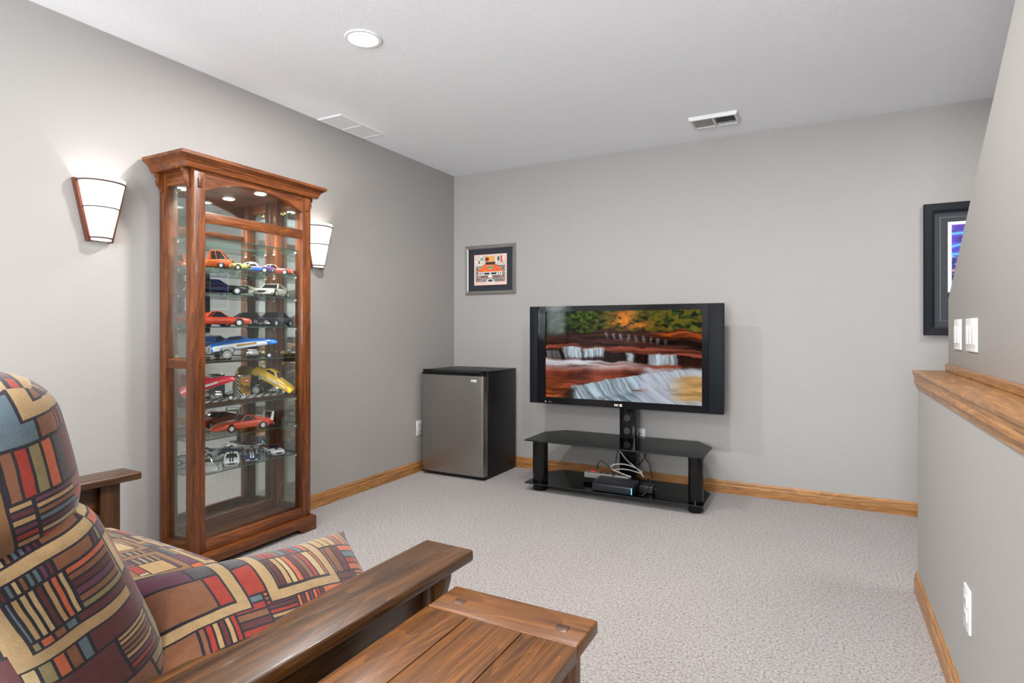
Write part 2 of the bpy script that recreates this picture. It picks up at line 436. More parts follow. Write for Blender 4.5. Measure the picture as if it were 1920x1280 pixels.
def vent(name, label, x0, x1, y0, y1, slats_along, drop, two=True, mat=WHITE, n=13):
    t = thing(name, label, 'vent', ((x0 + x1) / 2, (y0 + y1) / 2, H)); A = At(t)
    b = .022; z0, z1 = H - drop, H - .0005
    fr = MB()
    ring_o = [(x0, y0), (x1, y0), (x1, y1), (x0, y1)]; ring_i = [(x0 + b, y0 + b), (x1 - b, y0 + b), (x1 - b, y1 - b), (x0 + b, y1 - b)]
    ring_m = [(x0 + b * .4, y0 + b * .4), (x1 - b * .4, y0 + b * .4), (x1 - b * .4, y1 - b * .4), (x0 + b * .4, y1 - b * .4)]
    fr.rings([[(*p, z1) for p in ring_o], [(*p, z0) for p in ring_m], [(*p, z0) for p in ring_i], [(*p, z1) for p in ring_i]], True, False)
    A.part('frame', fr, mat)
    A.part('duct', MB().box(x0 + b, x1 - b, y0 + b, y1 - b, z1 - .0006, z1), SATIN if two else mat)
    xm, ym = (x0 + x1) / 2, (y0 + y1) / 2
    if slats_along == 'y':
        A.part('divider', MB().box(xm - .006, xm + .006, y0 + b, y1 - b, z0, z1 - .001), mat)
        xs = [x0 + b + (i + .5) * (x1 - x0 - 2 * b) / (2 * n) for i in range(2 * n)]
        for x in xs:
            sgn = 1 if x < xm else -1
            A.part('louver', MB().add([(x - .0045 * sgn, y0 + b, z0 + .001), (x - .0045 * sgn, y1 - b, z0 + .001), (x + .002 * sgn, y1 - b, z1 - .0015), (x + .002 * sgn, y0 + b, z1 - .0015),
                                       (x - .0035 * sgn, y0 + b, z0 + .001), (x - .0035 * sgn, y1 - b, z0 + .001), (x + .003 * sgn, y1 - b, z1 - .0015), (x + .003 * sgn, y0 + b, z1 - .0015)],
                                      [(0, 1, 2, 3), (4, 7, 6, 5), (0, 4, 5, 1), (1, 5, 6, 2), (2, 6, 7, 3), (3, 7, 4, 0)]), mat)
    else:
        A.part('divider', MB().box(x0 + b, x1 - b, ym - .006, ym + .006, z0, z1 - .001), mat)
        ys = [y0 + b + (i + .5) * (y1 - y0 - 2 * b) / (2 * n) for i in range(2 * n)]
        for y in ys:
            A.part('louver', MB().box(x0 + b, x1 - b, y - .0055, y + .004, z0 + .002, z0 + .0035), mat)
    return t
vent('ceiling_vent', 'white ceiling register with dark louvers above the television', 2.068, 2.36, -.485, -.29, 'y', .022)
vent('ceiling_return_vent', 'flat white ceiling grille against the left wall', .004, .212, -1.56, -1.14, 'x', .008, False, plain('grille_white', (.78, .78, .79), .5), 20)

# ------------------------------------------------------------------ wall sconces
COPPER = plain('sconce_bronze', lin((120, 72, 56)), .35, .7)
SHADE = None
def shade_mat():
    m, nt, out = new_mat('sconce_glass'); b = pbr(nt, out, (.9, .89, .87), .35)
    b.inputs['Emission Color'].default_value = (1, .96, .92, 1); b.inputs['Emission Strength'].default_value = .55
    f = noise(nt, mapping(nt), 14, 2); nt.links.new(mix_c(nt, f, (.88, .87, .85), (.92, .91, .9)), b.inputs['Base Color'])
    return m
SHADE = shade_mat()
def sconce(yc, label):
    z0, z1 = 1.507, 1.775
    t = thing('wall_sconce', label, 'wall light', (0, yc, z0)); A = At(t)
    def sec(s, out=0.0, n=18, back=.012):
        a = .042 + (.096 - .042) * s + out; b = .052 + (.098 - .052) * s + out; z = z0 + (z1 - z0) * s
        return [(back + b * math.sin(math.pi * i / n) ** .8, yc - a * math.cos(math.pi * i / n), z) for i in range(n + 1)]
    m = MB().rings([sec(k / 8) for k in range(9)], False, False)
    m.rings([[(p[0] - .003 * math.sin(math.pi * i / 18), p[1] + .003 * math.cos(math.pi * i / 18), p[2]) for i, p in enumerate(sec(k / 8))] for k in range(8, -1, -1)], False, False)
    m.add(sec(0), [tuple(range(19))])
    A.part('shade', m, SHADE, smooth=True)
    A.part('back_plate', MB().prism([(yc - .040, z0), (yc + .040, z0), (yc + .092, z1 - .01), (yc - .092, z1 - .01)], 'x', .001, .011), COPPER, .001)
    for sg in (-1, 1):
        lo, hi = yc + sg * .044, yc + sg * .098
        A.part('side_bar', MB().prism([(lo - .006, z0 - .006), (lo + .006, z0 - .006), (hi + .006, z1 - .012), (hi - .006, z1 - .012)], 'x', .002, .030), COPPER, .001)
    for s, r in ((.035, .0034), (.52, .0024), (.93, .0034)):
        A.part('band', MB().tube(sec(s, .002), r, 6), plain('sconce_band', lin((70, 44, 38)), .4, .6), smooth=True)
    point('sconce_bulb_light', (.070, yc, z0 + .150), 1.5, .02, (1, .965, .925))
sconce(-2.812, 'lit wall sconce with bronze side bars left of the display cabinet')
sconce(-1.570, 'lit wall sconce partly hidden by the right post of the display cabinet')

# ------------------------------------------------------------------ display cabinet
CX, CY0, CY1 = .279, -2.55, -1.861          # front plane, left and right side planes
PW = .057                                    # post width
cab = thing('display_cabinet', 'tall oak curio cabinet with mirrored back and glass shelves of model cars', 'cabinet', (.15, -2.205, 0)); A = At(cab)
XB = .016
for (x0, x1) in ((XB, XB + .052), (CX - .060, CX)):
    for (y0, y1) in ((CY0, CY0 + PW), (CY1 - PW, CY1)):
        A.part('post', MB().box(x0, x1, y0, y1, .066, 1.858), cherry('z'), .003)
# plinth with bracket feet
def plinth_front():
    y0, y1 = CY0 - .022, CY1 + .022; pts = [(y0, 0), (y0 + .10, 0)]
    for i in range(9):
        a = math.pi * (1 - i / 8) ; 
        pts.append((y0 + .10 + .03 * (i / 8), .028 * math.sin(math.pi / 2 * i / 8)))
    for i in range(9):
        pts.append((y1 - .13 + .03 * (i / 8), .028 * math.cos(math.pi / 2 * i / 8)))
    pts += [(y1 - .10, 0), (y1, 0), (y1, .072), (y1 - .006, .080), (y0 + .006, .080), (y0, .072)]
    return pts
A.part('plinth', MB().prism(plinth_front(), 'x', CX - .018, CX + .022), cherry('y'), .002)
for y0, y1 in ((CY0 - .022, CY0 - .002), (CY1 + .002, CY1 + .022)):
    A.part('plinth_side', MB().box(XB, CX + .002, y0, y1, .0, .080), cherry('x'), .002)
A.part('deck', MB().box(XB + .002, CX - .003, CY0 + .003, CY1 - .003, .079, .098), cherry('y'))
A.part('bottom_rail', MB().box(CX - .024, CX - .001, CY0 + PW, CY1 - PW, .086, .135), cherry('y'), .003)
for y0 in (CY0 + .004, CY1 - .026):
    A.part('side_bottom_rail', MB().box(XB + .052, CX - .060, y0, y0 + .022, .086, .135), cherry('x'), .003)
    A.part('side_middle_rail', MB().box(XB + .052, CX - .060, y0, y0 + .022, .936, .983), cherry('x'), .003)
    A.part('side_top_rail', MB().box(XB + .052, CX - .060, y0, y0 + .022, 1.795, 1.858), cherry('x'), .003)
A.part('back_bottom_rail', MB().box(XB, XB + .02, CY0 + PW, CY1 - PW, .098, .150), cherry('y'), .002)
A.part('back_middle_rail', MB().box(XB + .004, XB + .026, CY0 + PW, CY1 - PW, .945, .968), cherry('y'), .002)
A.part('door_rail', MB().box(CX - .024, CX - .002, CY0 + PW, CY1 - PW, 1.618, 1.667), cherry('y'), .004)
# arched valance
ya, yb_ = CY0 + PW, CY1 - PW; arch = [(ya, 1.858), (ya, 1.764)]
for i in range(1, 20):
    s = i / 20; arch.append((ya + (yb_ - ya) * s, 1.764 + .066 * (1 - abs(2 * s - 1) ** 2.2)))
arch += [(yb_, 1.764), (yb_, 1.858)]
A.part('arched_valance', MB().prism(arch, 'x', CX - .022, CX - .004), cherry('y'))
A.part('top_panel', MB().box(XB + .002, CX - .005, CY0 + .003, CY1 - .003, 1.845, 1.862), cherry('y'))
# crown moulding: rectangular rings growing outwards
def crown_ring(o_side, o_front, z): return [(XB, CY0 - o_side, z), (CX + o_front, CY0 - o_side, z), (CX + o_front, CY1 + o_side, z), (XB, CY1 + o_side, z)]
cr = [(.040, .012, 1.856), (.044, .014, 1.862), (.046, .016, 1.868), (.050, .018, 1.878), (.058, .024, 1.889), (.070, .034, 1.898), (.078, .038, 1.902), (.078, .038, 1.904), (.082, .042, 1.905), (.082, .042, 1.918), (.079, .039, 1.921)]
A.part('crown', MB().rings([crown_ring(*c) for c in cr]), cherry('y'))
# corbels under the crown on both sides
def corbel(sign, y, x0, x1):
    pts = [(0, 1.856), (.036, 1.856), (.036, 1.842), (.026, 1.832), (.030, 1.818), (.026, 1.802), (.014, 1.790), (.008, 1.775), (0, 1.768)]
    return MB().prism([(y + sign * p[0], p[1]) for p in pts], 'x', x0, x1)
for sg, y in ((-1, CY0), (1, CY1)):
    for x0 in (XB + .014, CX - .044):
        A.part('corbel', corbel(sg, y, x0, x0 + .020), cherry('z'), .0015)
for y in (CY0 + PW / 2, CY1 - PW / 2):
    A.part('tenon_plug', MB().box(CX - .002, CX + .005, y - .009, y + .009, 1.775, 1.818), cherry('z'), .002)
# glazing
A.part('mirror_back', MB().box(XB + .001, XB + .005, CY0 + .02, CY1 - .02, .098, 1.845), MIRROR)
A.part('front_pane', MB().box(CX - .032, CX - .029, CY0 + PW - .01, CY1 - PW + .01, .120, 1.835), GLASS)
for y in (CY0 + .018, CY1 - .021):
    A.part('side_pane', MB().box(XB + .045, CX - .052, y, y + .003, .120, .945), GLASS)
    A.part('side_pane', MB().box(XB + .045, CX - .052, y, y + .003, .975, 1.80), GLASS)
SHELF = [1.556, 1.418, 1.293, 1.134, .969, .749, .597, .435]
def slab(poly, z0, z1, mats): return MB().prism(poly, 'z', z0, z1, 0, 1), mats
for i, z in enumerate(SHELF):
    poly = [(XB + .008, CY0 + .030), (CX - .036, CY0 + .030), (CX - .036, CY1 - .030), (XB + .008, CY1 - .030)]
    A.part('glass_shelf', MB().prism(poly, 'z', z - .005, z, 0, 1), [SHELFGLASS, EDGE])
    if i != 4:
        for y in (CY0 + PW + .004, CY1 - PW - .004):
            for x in (XB + .040, CX - .052):
                A.part('shelf_clip', MB().lathe([(.004, -.007), (.0065, -.002), (.0065, .002), (.004, .007)], (x, y, z - .013), 'y', 8), plain('clip_plastic', (.72, .66, .64), .25), smooth=True)
for z in (.985, .925, .14, 1.78):
    for y, sg in ((CY0 + .034, 1), (CY1 - .034, -1)):
        A.part('hinge', MB().box(XB + .058, XB + .078, y - .005, y + .005, z - .009, z + .009).lathe([(.003, z - .013), (.003, z + .013)], (XB + .084, y, 0), n=8).box(XB + .086, XB + .110, y - .004, y + .004, z - .008, z + .008), BRASS, .001)
for y in (-2.36, -2.09):
    A.part('puck_light', MB().lathe([(.001, 1.842), (.026, 1.842), (.030, 1.845)], (.15, y, 0), n=24), emission('puck_lens', (1, .96, .88), 18) if 'puck_lens' not in bpy.data.materials else bpy.data.materials['puck_lens'], smooth=True)
    l = bpy.data.lights.new('puck_lamp_light', 'SPOT'); l.energy = 16; l.spot_size = R(130); l.spot_blend = .6; l.shadow_soft_size = .02; l.color = (1, .92, .8)
    o = bpy.data.objects.new('puck_lamp_light', l); COL.objects.link(o); o.location = (.15, y, 1.836)

# ------------------------------------------------------------------ model cars
def lacquer(name, c): return plain('lacquer_' + name, lin(c), .22, 0, .5, .8, .02)
WINDOW = plain('car_window', (.012, .013, .016), .1)
HEADLAMP = plain('car_headlamp', (.82, .84, .86), .12, .6)
TAILLAMP = plain('car_taillamp', (.35, .01, .01), .25)
RIM = plain('car_rim', (.92, .92, .93), .3, 0)
def interp(pts, x):
    for (a, b) in zip(pts, pts[1:]):
        if a[0] <= x <= b[0]:
            s = (x - a[0]) / (b[0] - a[0] + 1e-9); return a[1] + (b[1] - a[1]) * s
    return pts[0][1] if x < pts[0][0] else pts[-1][1]
def wheel(parent, x, y, r, wd, whitewall=False):
    sg = 1 if y > 0 else -1
    ty = MB().lathe([(r * .62, -wd / 2), (r * .92, -wd / 2), (r, -wd * .3), (r, wd * .3), (r * .92, wd / 2), (r * .62, wd / 2)], (0, 0, 0), 'y', 20, caps=False).build('wheel', RUBBER, parent, 0, True)
    ty.location = (x, y, r)
    rim = MB().lathe([(r * .62, sg * wd * .46), (r * .56, sg * wd * .5), (r * .52, sg * wd * .40), (r * .2, sg * wd * .43), (r * .16, sg * wd * .52), (.0001, sg * wd * .53)], (0, 0, 0), 'y', 20, caps=False)
    rm = rim.build('rim', RIM, ty, 0, True)
    sp = MB()
    for k in range(5):
        a = 2 * math.pi * (k + .5) / 5; c, s = math.cos(a), math.sin(a); d1, d2 = r * .24, r * .50; q = r * .075
        sp.add([(c * d1 - s * q, sg * wd * .46, s * d1 + c * q), (c * d1 + s * q, sg * wd * .46, s * d1 - c * q), (c * d2 + s * q * 1.6, sg * wd * .45, s * d2 - c * q * 1.6), (c * d2 - s * q * 1.6, sg * wd * .45, s * d2 + c * q * 1.6)], [(0, 1, 2, 3)] if sg > 0 else [(3, 2, 1, 0)])
    sp.build('wheel_slot', RUBBER, ty)
    if whitewall:
        MB().lathe([(r * .70, sg * wd * .505), (r * .86, sg * wd * .505)], (0, 0, 0), 'y', 20, caps=False).build('white_lettering', WHITE, ty)
    return ty
def car(label, loc, alpha, color, L=.285, W=.110, deck=None, hood=None, cabin=None, low=None, roof_color=None, stripes=None,
        wb=None, wr=.0185, nose='flat', group=None, lower_color=None, wing=None, open_top=False, pitch=0, scoop=False, grille=SATIN, width_nose=.9, chassis_gap=0):
    """front is local +x.  deck/hood: list of (x/L, z/L) top line of the lower body; cabin: rear base, rear roof, front roof, front base (x/L) and roof height z/L"""
    t = thing('model_car', label, 'model car', loc, R(90) - alpha, group)
    paintm = color
    top = [(k * L, z * L) for k, z in (deck or []) + (hood or [])]
    xs = np.linspace(-.5 * L, .5 * L, 29)
    rings = []
    for x in xs:
        s = x / L
        hw = W / 2 * (1 - .10 * max(0, (abs(s) - .30) / .20) ** 2)
        if s > .38: hw *= 1 - (1 - width_nose) * (s - .38) / .12
        if s < -.40: hw *= 1 - .06 * (-s - .40) / .10
        zt = interp(top, x); zb = interp([(a * L, b * L) for a, b in (low or [(-.5, .052), (-.42, .036), (.42, .036), (.5, .045)])], x)
        hgt = zt - zb
        half = [(0, zb), (hw * .78, zb), (hw * .95, zb + hgt * .18), (hw, zb + hgt * .45), (hw * .985, zb + hgt * .68), (hw * .93, zb + hgt * .90), (hw * .80, zt - hgt * .015), (hw * .45, zt + .001), (0, zt + .0016)]
        rings.append([(x, -y, z) for y, z in half] + [(x, y, z) for y, z in half[-2:0:-1]])
    body = MB().rings(rings)
    bo = body.build('body', paintm, t, 0, True, angle=50)
    if lower_color is not None:
        lw = MB()
        for sg in (-1, 1):
            rr = []
            for x in xs[3:-4]:
                s = x / L; hw = W / 2 * (1 - .10 * max(0, (abs(s) - .30) / .20) ** 2); zt = interp(top, x); zb = .04 * L
                rr.append([(x, sg * (hw * .955 + .0008), zb + (zt - zb) * .18), (x, sg * (hw + .0008), zb + (zt - zb) * .45), (x, sg * (hw * .985 + .0009), zb + (zt - zb) * .62)])
            lw.rings(rr, False, False)
        lw.build('side_panel', lower_color, bo)
    hw = W / 2
    c = cabin
    if c and not open_top:
        rb, rr_, fr_, fb, zr = c[0] * L, c[1] * L, c[2] * L, c[3] * L, c[4] * L
        zb1, zb2 = interp(top, rb) - .002, interp(top, fb) - .002
        wb_, wr_ = hw * .86, hw * .66
        g = MB().add([(rb, -wb_, zb1), (fb, -wb_, zb2), (fr_, -wr_, zr - .002), (rr_, -wr_, zr - .002), (rb, wb_, zb1), (fb, wb_, zb2), (fr_, wr_, zr - .002), (rr_, wr_, zr - .002)],
                     [(0, 1, 2, 3), (5, 4, 7, 6), (1, 5, 6, 2), (4, 0, 3, 7), (3, 2, 6, 7), (0, 4, 5, 1)])
        g.build('windows', WINDOW, t, .001)
        rc = roof_color or paintm
        ro = MB()
        rs = []
        for k in range(7):
            x = rr_ + (fr_ - rr_) * k / 6; zz = zr + .0022 * math.sin(math.pi * k / 6)
            rs.append([(x, -wr_ * 1.03, zz - .003), (x, -wr_ * .98, zz), (x, 0, zz + .0016), (x, wr_ * .98, zz), (x, wr_ * 1.03, zz - .003), (x, 0, zz - .003)])
        ro.rings(rs)
        for sg in (-1, 1):                      # rear quarter pillars and windscreen pillars
            qx = rb + (fb - rb) * c[5] if len(c) > 5 else rb + (fb - rb) * .22
            qr = rr_ + (fr_ - rr_) * (c[6] if len(c) > 6 else .12)
            for (xa, xb_, xc, xd) in ((rb, qx, qr, rr_), (fb - .007, fb + .001, fr_ + .001, fr_ - .003), ((rb + fb) / 2 - .002, (rb + fb) / 2 + .002, (rr_ + fr_) / 2 + .002, (rr_ + fr_) / 2 - .002)):
                za, zb_ = interp(top, xa) - .001, interp(top, xb_) - .001
                o_ = .0012
                ro.add([(xa, sg * (wb_ + o_), za), (xb_, sg * (wb_ + o_), zb_), (xc, sg * (wr_ + o_), zr), (xd, sg * (wr_ + o_), zr), (xa, sg * (wb_ - .004), za), (xb_, sg * (wb_ - .004), zb_), (xc, sg * (wr_ - .004), zr), (xd, sg * (wr_ - .004), zr)],
                       [(0, 1, 2, 3), (7, 6, 5, 4), (0, 4, 5, 1), (1, 5, 6, 2), (2, 6, 7, 3), (3, 7, 4, 0)])
        ro.build('roof', rc, t, 0, True)
    if open_top:
        rb, fb = c[0] * L, c[3] * L; zz = interp(top, fb)
        MB().box(rb, fb - .004, -hw * .72, hw * .72, interp(top, (rb + fb) / 2) - .004, interp(top, (rb + fb) / 2) + .0022).build('cockpit', plain('car_interior', (.02, .018, .017), .6), t, .001)
        fr = MB().tube([(fb, -hw * .70, zz), (fb - .010, -hw * .62, zz + .020), (fb - .010, hw * .62, zz + .020), (fb, hw * .70, zz)], .0012, 6)
        fr.build('windscreen_frame', CHROME, t, 0, True)
        for sg in (-1, 1):
            MB().rings([[(rb + .006 + .012 * k / 3, sg * hw * .35 + hw * .2 * math.cos(a), zz - .004 + .015 * k / 3 + .002 * math.sin(a)) for a in np.linspace(0, 6.28, 9)[:-1]] for k in range(4)]).build('seat', plain('car_seat', (.03, .028, .027), .6), t, 0, True)
    if stripes is not None:
        for sg in (-1, 1):
            rr = []
            for x in np.linspace(-.49 * L, .495 * L, 40):
                inside = c and c[0] * L - .002 <= x <= c[3] * L + .002
                zz = interp(top, x) + .0023
                if inside and not open_top:
                    zz = interp([(c[0] * L, interp(top, c[0] * L) + .002), (c[1] * L, c[4] * L + .003), ((c[1] + c[2]) / 2 * L, c[4] * L + .0052), (c[2] * L, c[4] * L + .003), (c[3] * L, interp(top, c[3] * L) + .002)], x)
                rr.append([(x, sg * W * .035, zz), (x, sg * W * .115, zz - .0001)])
            for k in range(len(rr)):
                pass
            MB().rings(rr, False, False).build('racing_stripe', stripes, bo)
    # running gear
    wbx = wb or (-.30, .31)
    for k in wbx:
        for sg in (-1, 1):
            MB().lathe([(wr * 1.2, -.0005), (wr * 1.2, .0006)], (k * L, sg * (hw * .975), wr * 1.06), 'y', 20).build('wheel_arch', SATIN, bo)
            wheel(t, k * L, sg * (hw - wr * .28), wr, wr * .85)
    xf, xr = .5 * L, -.5 * L; zf, zr0 = interp(top, xf), interp(top, xr)
    if nose == 'flat':
        MB().box(xf - .002, xf + .0012, -hw * .74, hw * .74, zf * .56, zf * .86).build('grille', grille, t, .0005)
        for sg in (-1, 1):
            for q in (.62, .44):
                MB().lathe([(.0001, .0034), (hw * .075, .003), (hw * .085, .0005)], (xf, sg * hw * q, zf * .72), 'x', 12).build('headlight', HEADLAMP, t, 0, True)
        MB().box(xf - .004, xf + .0035, -hw * .86, hw * .86, zf * .42, zf * .54).build('bumper', CHROME, t, .001)
    elif nose == 'cone':
        for sg in (-1, 1):
            MB().lathe([(.0001, .001), (hw * .06, .0008), (hw * .07, -.001)], (xf - .001, sg * hw * .3, zf * .7), 'x', 10).build('headlight', HEADLAMP, t, 0, True)
    MB().box(xr - .0012, xr + .002, -hw * .78, hw * .78, zr0 * .62, zr0 * .82).build('taillight', TAILLAMP, t, .0005)
    MB().box(xr - .0035, xr + .004, -hw * .86, hw * .86, zr0 * .40, zr0 * .52).build('bumper', CHROME, t, .001)
    if scoop: MB().rings([[(.22 * L, -hw * .2, interp(top, .22 * L)), (.22 * L, hw * .2, interp(top, .22 * L)), (.22 * L, hw * .17, interp(top, .22 * L) + .006), (.22 * L, -hw * .17, interp(top, .22 * L) + .006)], [(.33 * L, -hw * .2, interp(top, .33 * L)), (.33 * L, hw * .2, interp(top, .33 * L)), (.33 * L, hw * .17, interp(top, .33 * L) + .003), (.33 * L, -hw * .17, interp(top, .33 * L) + .003)]]).build('hood_scoop', SATIN, bo)
    if wing is not None:
        zz = interp(top, -.46 * L); wm = MB()
        for sg in (-1, 1):
            y = sg * hw * .86
            wm.add([(-.49 * L, y - .002, zz - .012), (-.43 * L, y - .002, zz - .012), (-.475 * L, y - .0015, zz + .034), (-.505 * L, y - .0015, zz + .034), (-.49 * L, y + .002, zz - .012), (-.43 * L, y + .002, zz - .012), (-.475 * L, y + .0015, zz + .034), (-.505 * L, y + .0015, zz + .034)],
                   [(0, 1, 2, 3), (7, 6, 5, 4), (0, 4, 5, 1), (1, 5, 6, 2), (2, 6, 7, 3), (3, 7, 4, 0)])
        wm.box(-.507 * L, -.470 * L, -hw * .88, hw * .88, zz + .031, zz + .034)
        wm.build('rear_wing', wing, t)
    return t
# body lines (x/L from tail to nose, z/L)
MUSCLE = dict(deck=[(-.5, .150), (-.47, .162), (-.28, .170)], hood=[(.10, .168), (.30, .160), (.46, .146), (.5, .125)], cabin=(-.34, -.16, .03, .17, .255))
FASTBK = dict(deck=[(-.5, .150), (-.47, .165), (-.28, .175)], hood=[(.10, .168), (.30, .160), (.46, .146), (.5, .128)], cabin=(-.46, -.12, .02, .16, .260, .45, .15))
PONY = dict(deck=[(-.5, .155), (-.46, .175), (-.28, .180)], hood=[(.08, .178), (.30, .170), (.46, .152), (.5, .130)], cabin=(-.38, -.15, .02, .16, .275))
VAN = dict(deck=[(-.5, .20), (-.45, .21), (-.06, .21)], hood=[(.20, .22), (.42, .22), (.47, .20), (.5, .13)], cabin=(-.02, .04, .28, .44, .42))
ROADSTER = dict(deck=[(-.5, .130), (-.44, .165), (-.22, .175)], hood=[(.05, .165), (.28, .165), (.44, .140), (.5, .095)])
DAYTONA = dict(deck=[(-.5, .150), (-.46, .165), (-.30, .175)], hood=[(.02, .168), (.22, .158), (.34, .140), (.46, .085), (.5, .055)], cabin=(-.40, -.14, -.02, .09, .245, .42, .15))

def shelf_car(i): return SHELF[i] + .0004
C_OR, C_YL, C_BL, C_RD = lacquer('orange', (214, 96, 36)), lacquer('lime', (188, 184, 84)), lacquer('blue', (24, 104, 190)), lacquer('red', (196, 52, 36))
C_BK, C_WH, C_VM, C_NV = plain('lacquer_black', (.004, .004, .0045), .25, 0, .3, .2), lacquer('cream_white', (214, 214, 200)), lacquer('vermilion', (206, 66, 36)), lacquer('navy', (24, 24, 52))
C_PU, C_SV, C_MR, C_W2 = lacquer('purple', (74, 42, 120)), lacquer('silver', (168, 172, 176)), lacquer('maroon', (92, 18, 34)), lacquer('white', (225, 228, 232))
C_B2 = lacquer('deep_blue', (26, 52, 92)); C_YW = lacquer('yellow', (222, 178, 40)); C_R2 = lacquer('crimson', (196, 28, 52))
G = 'model cars in the display cabinet'
z = shelf_car(1); SM = dict(L=.205, W=.080, wr=.0135)
car('orange model van on the shelf with the lime and blue cars', (.150, -2.385, z), R(50), C_OR, group=G, **SM, **VAN)
car('lime yellow model car parked between the orange van and the blue car', (.140, -2.268, z), R(62), C_YL, group=G, **SM, **PONY)
car('blue and purple model car beside the lime yellow car', (.140, -2.115, z), R(58), C_PU, group=G, lower_color=C_BL, roof_color=C_W2, **SM, **PONY)
car('small red model car at the end of the row beside the blue and purple car', (.140, -1.985, z), R(58), C_RD, group=G, **SM, **PONY)
z = shelf_car(2)
car('black model sedan with chrome wheels beside the cream white coupe', (.130, -2.328, z), R(35), C_BK, group=G, grille=CHROME, **MUSCLE)
car('cream white model coupe turned nose outward beside the black sedan', (.150, -2.015, z), R(150), C_WH, group=G, **FASTBK)
z = shelf_car(3)
car('vermilion orange model coupe in side view with red-rimmed wheels', (.130, -2.315, z), R(36), C_VM, group=G, **FASTBK)
car('dark navy model car turned nose outward beside the vermilion coupe', (.150, -2.005, z), R(155), C_NV, group=G, **PONY)
z = shelf_car(6)
car('orange-red model car with pointed nose and tall white rear wing', (.135, -2.195, z), R(192), C_VM, L=.305, group=G, nose='cone', width_nose=.62, wing=C_W2, low=[(-.5, .055), (-.42, .036), (.40, .036), (.5, .035)], wb=(-.29, .245), **DAYTONA)
z = shelf_car(7); S24 = dict(L=.195, W=.078, wr=.0132)
car('silver model roadster on the lowest glass shelf', (.150, -2.405, z), R(112), C_SV, group=G, open_top=True, cabin=(-.25, 0, 0, .02, .2), grille=CHROME, **S24, **ROADSTER)
car('white model car with two black racing stripes on the lowest glass shelf', (.150, -2.262, z), R(127), C_W2, group=G, stripes=C_BK, **S24, **PONY)
car('blue open model roadster with two white racing stripes', (.135, -2.135, z), R(125), C_B2, group=G, stripes=C_W2, open_top=True, cabin=(-.25, 0, 0, .02, .2), **S24, **ROADSTER)
car('white model car with maroon roof and dark hood vents', (.135, -1.995, z), R(112), C_W2, group=G, roof_color=C_MR, scoop=True, **S24, **FASTBK)

